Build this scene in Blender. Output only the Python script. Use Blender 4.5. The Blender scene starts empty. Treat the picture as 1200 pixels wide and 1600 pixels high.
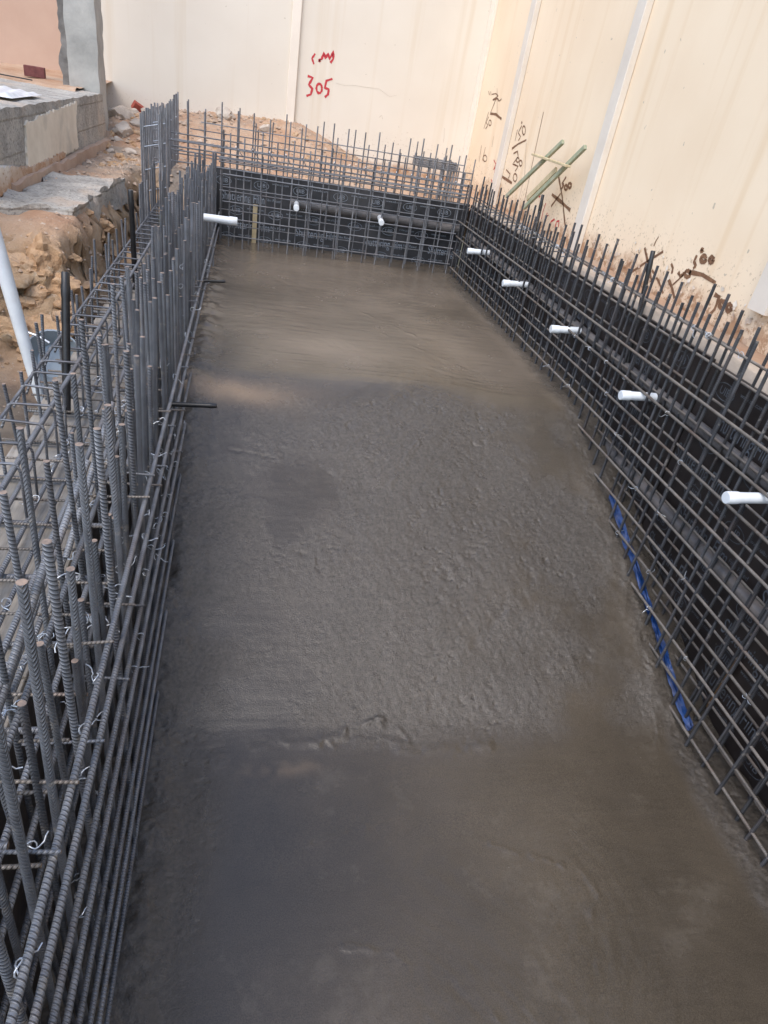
import bpy, bmesh, math, random
import numpy as np
from mathutils import Matrix, Vector, Euler

# ------------------------------------------------------------------ camera, sky, sun, exposure
SC = bpy.context.scene
COL = SC.collection
cam_data = bpy.data.cameras.new('camera')
cam = bpy.data.objects.new('camera', cam_data)
COL.objects.link(cam)
right = Vector((0.97523547, -0.15907119, 0.15366239))
up = Vector((-0.04203601, 0.54879561, 0.83489901))
back = Vector((-0.21713763, -0.82068248, 0.52851823))
M = Matrix((right, up, back)).transposed().to_4x4()
M.translation = (0, 0, 1.5)
cam.matrix_world = M
cam_data.sensor_fit = 'VERTICAL'
cam_data.sensor_height = 36.0
cam_data.sensor_width = 27.0
cam_data.lens = 23.22
cam_data.clip_start = 0.02
cam_data.clip_end = 500
SC.camera = cam

SUN_EL, SUN_AZ = math.radians(56), math.radians(-138)
world = bpy.data.worlds.new('World')
SC.world = world
world.use_nodes = True
wn = world.node_tree
bg = wn.nodes['Background']
sky = wn.nodes.new('ShaderNodeTexSky')
sky.sky_type = 'NISHITA'
sky.sun_disc = False
sky.sun_elevation = SUN_EL
sky.sun_rotation = SUN_AZ
sky.air_density = 1.15
sky.dust_density = 1.2
wn.links.new(sky.outputs[0], bg.inputs[0])
bg.inputs[1].default_value = 0.15
sun_data = bpy.data.lights.new('sun', 'SUN')
sun_data.energy = 1.2
sun_data.angle = math.radians(50)
sun_data.color = (1.0, 0.90, 0.78)
sun = bpy.data.objects.new('sun', sun_data)
COL.objects.link(sun)
to_sun = Vector((math.sin(SUN_AZ) * math.cos(SUN_EL), math.cos(SUN_AZ) * math.cos(SUN_EL), math.sin(SUN_EL)))
sun.rotation_euler = to_sun.to_track_quat('Z', 'Y').to_euler()
sun.location = (0, 0, 8)
SC.view_settings.view_transform = 'Standard'
SC.view_settings.look = 'None'
SC.view_settings.exposure = 1.15
SC.view_settings.gamma = 1.0
SC.cycles.max_bounces = 8
SC.cycles.diffuse_bounces = 4

rnd = random.Random(7)

# ------------------------------------------------------------------ materials
def ramp(nt, src, stops):
    r = nt.nodes.new('ShaderNodeValToRGB')
    el = r.color_ramp.elements
    while len(el) < len(stops):
        el.new(0.5)
    for e, (p, c) in zip(el, stops):
        e.position = p
        e.color = (*c, 1) if len(c) == 3 else c
    nt.links.new(src, r.inputs[0])
    return r.outputs[0]

def noise(nt, co, scale, detail=4, rough=0.55, stretch=None, dist=0.0):
    if stretch:
        mp = nt.nodes.new('ShaderNodeMapping')
        mp.inputs['Scale'].default_value = stretch
        nt.links.new(co, mp.inputs[0])
        co = mp.outputs[0]
    n = nt.nodes.new('ShaderNodeTexNoise')
    n.inputs['Scale'].default_value = scale
    n.inputs['Detail'].default_value = detail
    n.inputs['Roughness'].default_value = rough
    n.inputs['Distortion'].default_value = dist
    nt.links.new(co, n.inputs['Vector'])
    return n.outputs[0]

def mixc(nt, fac, a, b, mode='MIX'):
    m = nt.nodes.new('ShaderNodeMix')
    m.data_type = 'RGBA'
    m.blend_type = mode
    for i, v in ((0, fac), (6, a), (7, b)):
        if hasattr(v, 'links'):
            nt.links.new(v, m.inputs[i])
        elif i == 0:
            m.inputs[0].default_value = v
        else:
            m.inputs[i].default_value = (*v, 1)
    return m.outputs[2]

def math_n(nt, op, a, b=None):
    m = nt.nodes.new('ShaderNodeMath')
    m.operation = op
    for i, v in enumerate((a, b)):
        if v is None:
            continue
        if hasattr(v, 'links'):
            nt.links.new(v, m.inputs[i])
        else:
            m.inputs[i].default_value = v
    return m.outputs[0]

def base_mat(name, rough=0.7, metal=0.0):
    m = bpy.data.materials.new(name)
    m.use_nodes = True
    nt = m.node_tree
    b = nt.nodes['Principled BSDF']
    b.inputs['Roughness'].default_value = rough
    b.inputs['Metallic'].default_value = metal
    tc = nt.nodes.new('ShaderNodeTexCoord')
    return m, nt, b, tc.outputs['Object']

def geo_pos(nt):
    g = nt.nodes.new('ShaderNodeNewGeometry')
    return g.outputs['Position']

def bump(nt, b, h, strength=0.4, dist=0.01):
    n = nt.nodes.new('ShaderNodeBump')
    n.inputs['Strength'].default_value = strength
    n.inputs['Distance'].default_value = dist
    nt.links.new(h, n.inputs['Height'])
    nt.links.new(n.outputs[0], b.inputs['Normal'])

def speckle(name, c1, c2, scale=8, rough=0.8, bscale=60, bstr=0.3, bdist=0.004, metal=0.0, c3=None):
    m, nt, b, co = base_mat(name, rough, metal)
    pos = geo_pos(nt)
    col = ramp(nt, noise(nt, pos, scale, 6, 0.62), [(0.3, c1), (0.7, c2)])
    if c3:
        col = mixc(nt, ramp(nt, noise(nt, pos, scale * 0.37, 5, 0.6), [(0.5, (0, 0, 0)), (0.68, (1, 1, 1))]), col, c3)
    nt.links.new(col, b.inputs['Base Color'])
    bump(nt, b, noise(nt, pos, bscale, 5, 0.6), bstr, bdist)
    return m

def rebar_mat(name, c1, c2, ribs, rust):
    m, nt, b, co = base_mat(name, 0.5, 0.35)
    pos = geo_pos(nt)
    oi = nt.nodes.new('ShaderNodeObjectInfo')
    col = ramp(nt, noise(nt, pos, 14, 5, 0.6), [(0.3, c1), (0.7, c2)])
    rf = ramp(nt, noise(nt, pos, 5, 5, 0.65), [(0.52, (0, 0, 0)), (0.75, (rust,) * 3)])
    col = mixc(nt, rf, col, (0.16, 0.085, 0.05))
    spl = ramp(nt, noise(nt, pos, 27, 5, 0.65), [(0.60, (0, 0, 0)), (0.66, (0.65,) * 3)])
    col = mixc(nt, spl, col, (0.27, 0.255, 0.235))
    val = math_n(nt, 'ADD', math_n(nt, 'MULTIPLY', oi.outputs['Random'], 0.5), 0.75)
    hsv = nt.nodes.new('ShaderNodeHueSaturation')
    nt.links.new(val, hsv.inputs['Value'])
    nt.links.new(col, hsv.inputs['Color'])
    nt.links.new(hsv.outputs[0], b.inputs['Base Color'])
    nt.links.new(ramp(nt, noise(nt, pos, 30, 3), [(0.3, (0.38,) * 3), (0.7, (0.62,) * 3)]), b.inputs['Roughness'])
    if ribs:
        sx = nt.nodes.new('ShaderNodeSeparateXYZ')
        nt.links.new(co, sx.inputs[0])
        ang = math_n(nt, 'ARCTAN2', sx.outputs[1], sx.outputs[0])
        zz = math_n(nt, 'MULTIPLY', sx.outputs[2], 2 * math.pi / ribs[1])
        if ribs[0] == 'chevron':
            fold = math_n(nt, 'ABSOLUTE', math_n(nt, 'SUBTRACT', math_n(nt, 'FRACT', math_n(nt, 'ADD', math_n(nt, 'DIVIDE', ang, math.pi), 2.25)), 0.5))
            zz = math_n(nt, 'SUBTRACT', zz, math_n(nt, 'MULTIPLY', fold, 2 * 1.5 * 2 * math.pi))
        else:
            zz = math_n(nt, 'ADD', zz, math_n(nt, 'MULTIPLY', ang, 2.0))
        h = math_n(nt, 'MAXIMUM', math_n(nt, 'SINE', zz), -0.35)
        bump(nt, b, h, 1.0, 0.0022)
    return m

MAT = {}
MAT['bar_grey'] = rebar_mat('bar_grey', (0.15, 0.157, 0.172), (0.25, 0.26, 0.28), ('spiral', 0.0095), 0.3)
MAT['bar_ribbed'] = rebar_mat('bar_ribbed', (0.105, 0.115, 0.133), (0.185, 0.20, 0.225), ('chevron', 0.0105), 0.2)
MAT['bar_spiral'] = rebar_mat('bar_spiral', (0.10, 0.11, 0.128), (0.18, 0.195, 0.22), ('spiral', 0.0105), 0.25)
MAT['bar_dark'] = rebar_mat('bar_dark', (0.040, 0.044, 0.051), (0.085, 0.09, 0.102), ('spiral', 0.0095), 0.25)
MAT['bar_brown'] = rebar_mat('bar_brown', (0.15, 0.135, 0.122), (0.27, 0.24, 0.21), ('spiral', 0.0095), 0.55)
MAT['cut_end'] = speckle('cut_end', (0.13, 0.105, 0.09), (0.36, 0.26, 0.19), 60, 0.5)
MAT['wire'] = speckle('wire', (0.42, 0.46, 0.52), (0.62, 0.66, 0.7), 60, 0.35, metal=0.5)
MAT['pvc'] = speckle('pvc', (0.62, 0.66, 0.70), (0.74, 0.78, 0.81), 12, 0.36, 40, 0.05, c3=(0.56, 0.56, 0.55))
MAT['pvc_grey'] = speckle('pvc_grey', (0.07, 0.068, 0.07), (0.15, 0.14, 0.138), 9, 0.30, 80, 0.1, c3=(0.22, 0.195, 0.18))
MAT['black_plastic'] = speckle('black_plastic', (0.008, 0.008, 0.009), (0.02, 0.02, 0.021), 20, 0.4, 90, 0.15)
MAT['print'] = speckle('print', (0.045, 0.05, 0.06), (0.16, 0.18, 0.21), 25, 0.5)
MAT['print_pale'] = speckle('print_pale', (0.16, 0.185, 0.22), (0.42, 0.47, 0.54), 25, 0.5)
MAT['timber'] = speckle('timber', (0.40, 0.32, 0.19), (0.62, 0.52, 0.33), 14, 0.7)
MAT['rusty'] = speckle('rusty', (0.10, 0.055, 0.02), (0.24, 0.13, 0.05), 30, 0.8)
MAT['timber_green'] = speckle('timber_green', (0.20, 0.25, 0.16), (0.38, 0.38, 0.27), 16, 0.8, 60, 0.5, 0.004, c3=(0.44, 0.40, 0.30))
MAT['blue'] = speckle('blue', (0.006, 0.022, 0.09), (0.016, 0.065, 0.23), 20, 0.35, 60, 0.4)
MAT['galv'] = speckle('galv', (0.22, 0.26, 0.30), (0.38, 0.43, 0.47), 7, 0.42, 40, 0.2, metal=0.3)
MAT['stone'] = speckle('stone', (0.36, 0.29, 0.23), (0.60, 0.53, 0.45), 11, 0.9, 45, 0.6, 0.012)
MAT['clod'] = speckle('clod', (0.36, 0.215, 0.115), (0.54, 0.365, 0.22), 13, 0.95, 40, 0.9, 0.02, c3=(0.46, 0.33, 0.22))
MAT['gravel'] = speckle('gravel', (0.32, 0.22, 0.155), (0.52, 0.42, 0.33), 9, 0.95, 45, 0.4)
MAT['brick_red'] = speckle('brick_red', (0.28, 0.05, 0.035), (0.38, 0.09, 0.06), 30, 0.85)
MAT['brick_dark'] = speckle('brick_dark', (0.10, 0.03, 0.03), (0.19, 0.065, 0.06), 30, 0.85)
MAT['mark_brown'] = speckle('mark_brown', (0.10, 0.045, 0.022), (0.26, 0.14, 0.075), 30, 0.7)
MAT['mark_red'] = speckle('mark_red', (0.42, 0.015, 0.03), (0.55, 0.05, 0.06), 40, 0.6)
MAT['mark_grey'] = speckle('mark_grey', (0.30, 0.25, 0.19), (0.45, 0.38, 0.29), 40, 0.8)
MAT['mark_pale'] = speckle('mark_pale', (0.44, 0.38, 0.31), (0.58, 0.51, 0.43), 40, 0.8)
MAT['lip'] = speckle('lip', (0.24, 0.20, 0.165), (0.46, 0.39, 0.32), 5, 0.85, 30, 0.5, 0.015, c3=(0.5, 0.42, 0.34))
MAT['old_concrete'] = speckle('old_concrete', (0.28, 0.265, 0.24), (0.54, 0.50, 0.445), 6, 0.9, 55, 0.6, 0.01, c3=(0.52, 0.42, 0.33))
MAT['column'] = speckle('column', (0.25, 0.25, 0.235), (0.43, 0.42, 0.39), 3.5, 0.85, 40, 0.4, 0.008)
MAT['mortar_shaded'] = speckle('mortar_shaded', (0.11, 0.105, 0.10), (0.22, 0.21, 0.20), 8, 0.9, 40, 0.5, 0.01)  # dark tone stands in for the shade of the recess beside the column
MAT['plaster'] = speckle('plaster', (0.62, 0.54, 0.43), (0.77, 0.69, 0.57), 5, 0.85, 30, 0.3, 0.006, c3=(0.42, 0.39, 0.33))
MAT['footing'] = speckle('footing', (0.36, 0.24, 0.17), (0.50, 0.37, 0.28), 4, 0.9, 30, 0.4)
MAT['orange_wall'] = speckle('orange_wall', (0.46, 0.31, 0.235), (0.53, 0.37, 0.285), 1.5, 0.9, 20, 0.1)  # orange-beige, darker than the off white rear wall
MAT['sheet'] = speckle('sheet', (0.50, 0.52, 0.53), (0.75, 0.77, 0.78), 12, 0.35, 30, 0.4)

def old_concrete():
    m, nt, b, co = base_mat('old_concrete', 0.92)
    pos = geo_pos(nt)
    col = ramp(nt, noise(nt, pos, 5, 7, 0.7), [(0.3, (0.24, 0.225, 0.20)), (0.5, (0.40, 0.375, 0.335)), (0.7, (0.56, 0.52, 0.455))])
    ag = noise(nt, pos, 48, 5, 0.7)
    col = mixc(nt, ramp(nt, ag, [(0.36, (0.8,) * 3), (0.46, (0, 0, 0))]), col, (0.15, 0.14, 0.125))
    col = mixc(nt, ramp(nt, ag, [(0.58, (0, 0, 0)), (0.68, (0.8,) * 3)]), col, (0.66, 0.62, 0.55))
    st = ramp(nt, noise(nt, pos, 1.7, 6, 0.65), [(0.52, (0, 0, 0)), (0.64, (0.7,) * 3)])
    col = mixc(nt, st, col, (0.55, 0.42, 0.31))
    # block courses
    sx = nt.nodes.new('ShaderNodeSeparateXYZ'); nt.links.new(pos, sx.inputs[0])
    zc = math_n(nt, 'FRACT', math_n(nt, 'ADD', math_n(nt, 'MULTIPLY', sx.outputs[2], 1 / 0.2), math_n(nt, 'MULTIPLY', noise(nt, pos, 8, 3), 0.10)))
    jt = ramp(nt, zc, [(0.0, (1, 1, 1)), (0.06, (0, 0, 0))])
    col = mixc(nt, math_n(nt, 'MULTIPLY', jt, 0.45), col, (0.24, 0.22, 0.19))
    nt.links.new(col, b.inputs['Base Color'])
    bump(nt, b, math_n(nt, 'SUBTRACT', noise(nt, pos, 40, 7, 0.72), math_n(nt, 'MULTIPLY', jt, 0.4)), 0.9, 0.02)
    return m
MAT['old_concrete'] = old_concrete()
def film_ply():
    m, nt, b, co = base_mat('film_ply', 0.32)
    pos = geo_pos(nt)
    col = ramp(nt, noise(nt, pos, 3, 5, 0.6), [(0.3, (0.014, 0.011, 0.011)), (0.75, (0.034, 0.027, 0.025))])
    # cement splashes near the foot of the boards
    spl = ramp(nt, noise(nt, pos, 26, 6, 0.7), [(0.62, (0, 0, 0)), (0.72, (0.8, 0.8, 0.8))])
    area = ramp(nt, noise(nt, pos, 2.1, 3, 0.5), [(0.5, (0, 0, 0)), (0.66, (1, 1, 1))])
    col = mixc(nt, mixc(nt, 1.0, spl, area, 'MULTIPLY'), col, (0.20, 0.19, 0.18))
    nt.links.new(col, b.inputs['Base Color'])
    nt.links.new(ramp(nt, noise(nt, pos, 12, 4), [(0.3, (0.28,) * 3), (0.7, (0.55,) * 3)]), b.inputs['Roughness'])
    return m
MAT['film_ply'] = film_ply()
MAT['sheen_tint_ply'] = speckle('sheen_tint_ply', (0.020, 0.020, 0.023), (0.055, 0.056, 0.062), 4, 0.4, 40, 0.1, c3=(0.085, 0.085, 0.09))  # film-faced ply paled blue-grey to mimic the sky and wall it reflects

def raw_ply():
    m, nt, b, co = base_mat('raw_ply', 0.8)
    pos = geo_pos(nt)
    g = noise(nt, pos, 9, 6, 0.6, (9, 1.0, 3))
    col = ramp(nt, g, [(0.3, (0.20, 0.175, 0.15)), (0.55, (0.33, 0.30, 0.26)), (0.75, (0.42, 0.37, 0.31))])
    col = mixc(nt, ramp(nt, noise(nt, pos, 7, 6, 0.7), [(0.55, (0, 0, 0)), (0.7, (0.7,) * 3)]), col, (0.36, 0.35, 0.34))
    nt.links.new(col, b.inputs['Base Color'])
    bump(nt, b, g, 0.3, 0.004)
    return m
MAT['raw_ply'] = raw_ply()

def wall_mat(name, a, bcol, stain):
    m, nt, b, co = base_mat(name, 0.9)
    pos = geo_pos(nt)
    col = ramp(nt, noise(nt, pos, 1.1, 4, 0.5), [(0.35, a), (0.65, bcol)])
    # faint vertical run marks
    runs = ramp(nt, noise(nt, pos, 2.2, 4, 0.55, (3.0, 3.0, 0.12)), [(0.55, (0, 0, 0)), (0.72, (0.5,) * 3)])
    col = mixc(nt, runs, col, tuple(v * f for v, f in zip(a, (0.9, 0.83, 0.72))))
    # flaked band along the foot: peeling specks, denser lower down
    sx = nt.nodes.new('ShaderNodeSeparateXYZ')
    nt.links.new(pos, sx.inputs[0])
    hgt = math_n(nt, 'ADD', sx.outputs[2], math_n(nt, 'MULTIPLY', noise(nt, pos, 1.7, 4, 0.6), 0.5))
    low = ramp(nt, math_n(nt, 'MULTIPLY', hgt, 0.5), [(0.5, (1, 1, 1)), (0.68, (0, 0, 0))])
    sp = ramp(nt, noise(nt, pos, 38, 4, 0.6), [(0.60, (0, 0, 0)), (0.64, (1, 1, 1))])
    col = mixc(nt, mixc(nt, 1.0, low, sp, 'MULTIPLY'), col, (0.33, 0.24, 0.15))
    low2 = ramp(nt, math_n(nt, 'MULTIPLY', hgt, 0.5), [(0.455, (1, 1, 1)), (0.52, (0, 0, 0))])
    fl = ramp(nt, noise(nt, pos, 9, 7, 0.72), [(0.47, (0, 0, 0)), (0.53, (1, 1, 1))])
    col = mixc(nt, mixc(nt, stain, low2, fl, 'MULTIPLY'), col, (0.40, 0.24, 0.14))
    sp2 = ramp(nt, noise(nt, pos, 17, 3, 0.5), [(0.735, (0, 0, 0)), (0.76, (0.8,) * 3)])
    col = mixc(nt, sp2, col, (0.42, 0.36, 0.28))
    nt.links.new(col, b.inputs['Base Color'])
    bump(nt, b, noise(nt, pos, 45, 5, 0.65), 0.15, 0.004)
    return m
MAT['wall_cream'] = wall_mat('wall_cream', (0.755, 0.61, 0.445), (0.80, 0.665, 0.50), 0.75)
MAT['wall_white'] = wall_mat('wall_white', (0.67, 0.61, 0.525), (0.71, 0.655, 0.57), 0.3)
MAT['post'] = speckle('post', (0.60, 0.54, 0.47), (0.69, 0.635, 0.56), 3, 0.8, 40, 0.2)
MAT['post_cream'] = speckle('post_cream', (0.72, 0.65, 0.56), (0.78, 0.71, 0.62), 3, 0.8, 40, 0.2)

def soil_mat():
    m, nt, b, co = base_mat('soil', 0.95)
    pos = geo_pos(nt)
    n1 = noise(nt, pos, 2.2, 7, 0.65)
    col = ramp(nt, n1, [(0.30, (0.43, 0.24, 0.14)), (0.5, (0.52, 0.34, 0.225)), (0.7, (0.60, 0.45, 0.325))])
    gr = ramp(nt, noise(nt, pos, 0.9, 6, 0.6), [(0.52, (0, 0, 0)), (0.64, (0.8,) * 3)])
    col = mixc(nt, gr, col, (0.33, 0.28, 0.23))
    # wet grey-brown soil and cement slop where the work went on
    at = nt.nodes.new('ShaderNodeAttribute')
    at.attribute_name = 'soil_kind'
    sep = nt.nodes.new('ShaderNodeSeparateColor')
    nt.links.new(at.outputs['Color'], sep.inputs[0])
    dirty = ramp(nt, noise(nt, pos, 6, 6, 0.65), [(0.35, (0.13, 0.11, 0.085)), (0.7, (0.26, 0.225, 0.18))])
    col = mixc(nt, sep.outputs[0], col, dirty)
    yel = ramp(nt, noise(nt, pos, 11, 8, 0.75), [(0.3, (0.36, 0.225, 0.12)), (0.5, (0.54, 0.37, 0.225)), (0.68, (0.64, 0.50, 0.35)), (0.8, (0.68, 0.58, 0.46))])
    col = mixc(nt, sep.outputs[1], col, yel)
    chips = ramp(nt, noise(nt, pos, 55, 3, 0.5), [(0.66, (0, 0, 0)), (0.69, (0.8,) * 3)])
    col = mixc(nt, chips, col, (0.58, 0.50, 0.41))
    nt.links.new(col, b.inputs['Base Color'])
    bump(nt, b, noise(nt, pos, 24, 9, 0.75), 1.0, 0.035)
    return m
MAT['soil'] = soil_mat()

def wet_concrete():
    m, nt, b, co = base_mat('wet_concrete', 0.3)
    pos = geo_pos(nt)
    at = nt.nodes.new('ShaderNodeAttribute')
    at.attribute_name = 'finish'
    sep = nt.nodes.new('ShaderNodeSeparateColor')
    nt.links.new(at.outputs['Color'], sep.inputs[0])
    coarse, dry, sand = sep.outputs[0], sep.outputs[1], sep.outputs[2]
    col = ramp(nt, noise(nt, pos, 1.6, 5, 0.6), [(0.3, (0.054, 0.044, 0.032)), (0.7, (0.088, 0.071, 0.051))])
    grit = ramp(nt, noise(nt, pos, 240, 3, 0.6), [(0.3, (0.72,) * 3), (0.7, (1.25,) * 3)])
    col = mixc(nt, 1.0, col, grit, 'MULTIPLY')
    scum = ramp(nt, noise(nt, pos, 3.4, 10, 0.75), [(0.55, (0, 0, 0)), (0.62, (0.35,) * 3)])
    col = mixc(nt, scum, col, (0.115, 0.098, 0.076))
    col = mixc(nt, dry, col, (0.185, 0.150, 0.115))
    gritty = ramp(nt, noise(nt, pos, 70, 4, 0.6), [(0.3, (0.034, 0.030, 0.025)), (0.7, (0.108, 0.094, 0.079))])
    col = mixc(nt, math_n(nt, 'MULTIPLY', coarse, 0.8), col, gritty)
    col = mixc(nt, sand, col, (0.25, 0.18, 0.115))
    nt.links.new(col, b.inputs['Base Color'])
    r1 = ramp(nt, noise(nt, pos, 3.5, 5, 0.6), [(0.3, (0.13,) * 3), (0.7, (0.30,) * 3)])
    r2 = ramp(nt, noise(nt, pos, 6, 5, 0.6), [(0.32, (0.22,) * 3), (0.7, (0.42,) * 3)])
    rr = mixc(nt, coarse, r1, r2)
    nt.links.new(rr, b.inputs['Roughness'])
    b.inputs['IOR'].default_value = 1.55
    fine = math_n(nt, 'MULTIPLY', noise(nt, pos, 160, 5, 0.65), math_n(nt, 'ADD', math_n(nt, 'MULTIPLY', coarse, 0.6), 0.22))
    streak = math_n(nt, 'MULTIPLY', noise(nt, pos, 10, 5, 0.6, (1.6, 9.0, 1.0)), 0.10)
    bump(nt, b, math_n(nt, 'ADD', fine, streak), 0.55, 0.008)
    return m
MAT['wet_concrete'] = wet_concrete()

# ------------------------------------------------------------------ helpers
def mesh_obj(name, verts, faces, mat=None, parent=None, smooth=False):
    me = bpy.data.meshes.new(name)
    me.from_pydata([tuple(v) for v in verts], [], faces)
    me.update()
    if smooth:
        me.polygons.foreach_set('use_smooth', [True] * len(me.polygons))
    return link(name, me, mat, parent)

def link(name, me, mat=None, parent=None, loc=None, rot=None):
    o = bpy.data.objects.new(name, me)
    COL.objects.link(o)
    if mat is not None and len(me.materials) == 0:
        me.materials.append(MAT[mat])
    if parent is not None:
        o.parent = parent
    if loc is not None:
        o.location = loc
    if rot is not None:
        o.rotation_mode = 'QUATERNION'
        o.rotation_quaternion = rot
    return o

def tag(o, label=None, cat=None, group=None, kind=None):
    if label: o['label'] = label
    if cat: o['category'] = cat
    if group: o['group'] = group
    if kind: o['kind'] = kind
    return o

def thing(name, label, cat, loc=(0, 0, 0), group=None):
    o = bpy.data.objects.new(name, None)
    COL.objects.link(o)
    o.location = loc
    o.empty_display_size = 0.1
    return tag(o, label, cat, group)

class MB:
    def __init__(self):
        self.v, self.f = [], []
    def box(self, a, b):
        x0, y0, z0 = a; x1, y1, z1 = b
        n = len(self.v)
        self.v += [(x0, y0, z0), (x1, y0, z0), (x1, y1, z0), (x0, y1, z0), (x0, y0, z1), (x1, y0, z1), (x1, y1, z1), (x0, y1, z1)]
        self.f += [tuple(n + i for i in q) for q in ((0, 3, 2, 1), (4, 5, 6, 7), (0, 1, 5, 4), (1, 2, 6, 5), (2, 3, 7, 6), (3, 0, 4, 7))]
        return self
    def tube(self, pts, r, sides=8, cap=True, r2=None):
        pts = [Vector(p) for p in pts]
        n0 = len(self.v)
        u = None
        for i, p in enumerate(pts):
            a = pts[max(i - 1, 0)]; b = pts[min(i + 1, len(pts) - 1)]
            t = (b - a).normalized()
            if u is None:
                u = t.orthogonal().normalized()
            else:
                u = (u - t * u.dot(t)).normalized()
            w = t.cross(u)
            rr = r if r2 is None else r + (r2 - r) * i / (len(pts) - 1)
            for k in range(sides):
                an = 2 * math.pi * k / sides
                self.v.append(tuple(p + (u * math.cos(an) + w * math.sin(an)) * rr))
        for i in range(len(pts) - 1):
            for k in range(sides):
                a = n0 + i * sides + k; b = n0 + i * sides + (k + 1) % sides
                self.f.append((a, b, b + sides, a + sides))
        if cap:
            self.f.append(tuple(n0 + k for k in range(sides))[::-1])
            e = n0 + (len(pts) - 1) * sides
            self.f.append(tuple(e + k for k in range(sides)))
        return self
    def lathe(self, prof, org, axis, sides=20):
        """prof: list of (distance along axis, radius)"""
        org = Vector(org); t = Vector(axis).normalized(); u = t.orthogonal().normalized(); w = t.cross(u)
        n0 = len(self.v)
        for d, r in prof:
            for k in range(sides):
                an = 2 * math.pi * k / sides
                self.v.append(tuple(org + t * d + (u * math.cos(an) + w * math.sin(an)) * r))
        for i in range(len(prof) - 1):
            for k in range(sides):
                a = n0 + i * sides + k; b = n0 + i * sides + (k + 1) % sides
                self.f.append((a, b, b + sides, a + sides))
        self.f.append(tuple(n0 + k for k in range(sides))[::-1])
        e = n0 + (len(prof) - 1) * sides
        self.f.append(tuple(e + k for k in range(sides)))
        return self
    def obj(self, name, mat, parent=None, smooth=False, bevel=0.0):
        o = mesh_obj(name, self.v, self.f, mat, parent, smooth)
        if bevel:
            md = o.modifiers.new('bevel', 'BEVEL'); md.width = bevel; md.segments = 2; md.limit_method = 'ANGLE'
        if smooth:
            sharp_edges(o.data)
        return o

def sharp_edges(me, ang=50):
    try:
        me.set_sharp_from_angle(angle=math.radians(ang))
    except Exception:
        pass

# lattice value noise for heights
_lat = np.random.RandomState(3).rand(256, 256)
def vnoise(x, y):
    xi = np.floor(x).astype(int); yi = np.floor(y).astype(int)
    fx = x - xi; fy = y - yi
    fx = fx * fx * (3 - 2 * fx); fy = fy * fy * (3 - 2 * fy)
    g = lambda a, b: _lat[a % 256, b % 256]
    return (g(xi, yi) * (1 - fx) + g(xi + 1, yi) * fx) * (1 - fy) + (g(xi, yi + 1) * (1 - fx) + g(xi + 1, yi + 1) * fx) * fy
def fbm(x, y, s, octs=4, pers=0.5):
    t = np.zeros_like(x, dtype=float); a = 1.0; tot = 0
    for i in range(octs):
        t += a * (vnoise(x * s + 17.3 * i, y * s + 5.1 * i) - 0.5); tot += a
        a *= pers; s *= 2.03
    return t / tot * 2
def sstep(a, b, x):
    t = np.clip((x - a) / (b - a), 0, 1)
    return t * t * (3 - 2 * t)

def grid_mesh(name, X, Y, Z, keep=None, cols=None, colname=None):
    ny, nx = X.shape
    co = np.stack([X, Y, Z], -1).reshape(-1, 3)
    idx = np.arange(nx * ny).reshape(ny, nx)
    q = np.stack([idx[:-1, :-1], idx[:-1, 1:], idx[1:, 1:], idx[1:, :-1]], -1).reshape(-1, 4)
    if keep is not None:
        q = q[keep[:-1, :-1].reshape(-1)]
    me = bpy.data.meshes.new(name)
    me.vertices.add(len(co)); me.vertices.foreach_set('co', co.astype(np.float32).ravel())
    me.loops.add(q.size); me.loops.foreach_set('vertex_index', q.astype(np.int32).ravel())
    me.polygons.add(len(q))
    me.polygons.foreach_set('loop_start', np.arange(0, q.size, 4, dtype=np.int32))
    me.polygons.foreach_set('loop_total', np.full(len(q), 4, dtype=np.int32))
    me.polygons.foreach_set('use_smooth', np.ones(len(q), dtype=bool))
    me.update(calc_edges=True); me.validate()
    if cols is not None:
        at = me.color_attributes.new(colname, 'FLOAT_COLOR', 'POINT')
        c = np.ones((nx * ny, 4), np.float32); c[:, :3] = cols.reshape(-1, 3)
        at.data.foreach_set('color', c.ravel())
    return me
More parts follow.
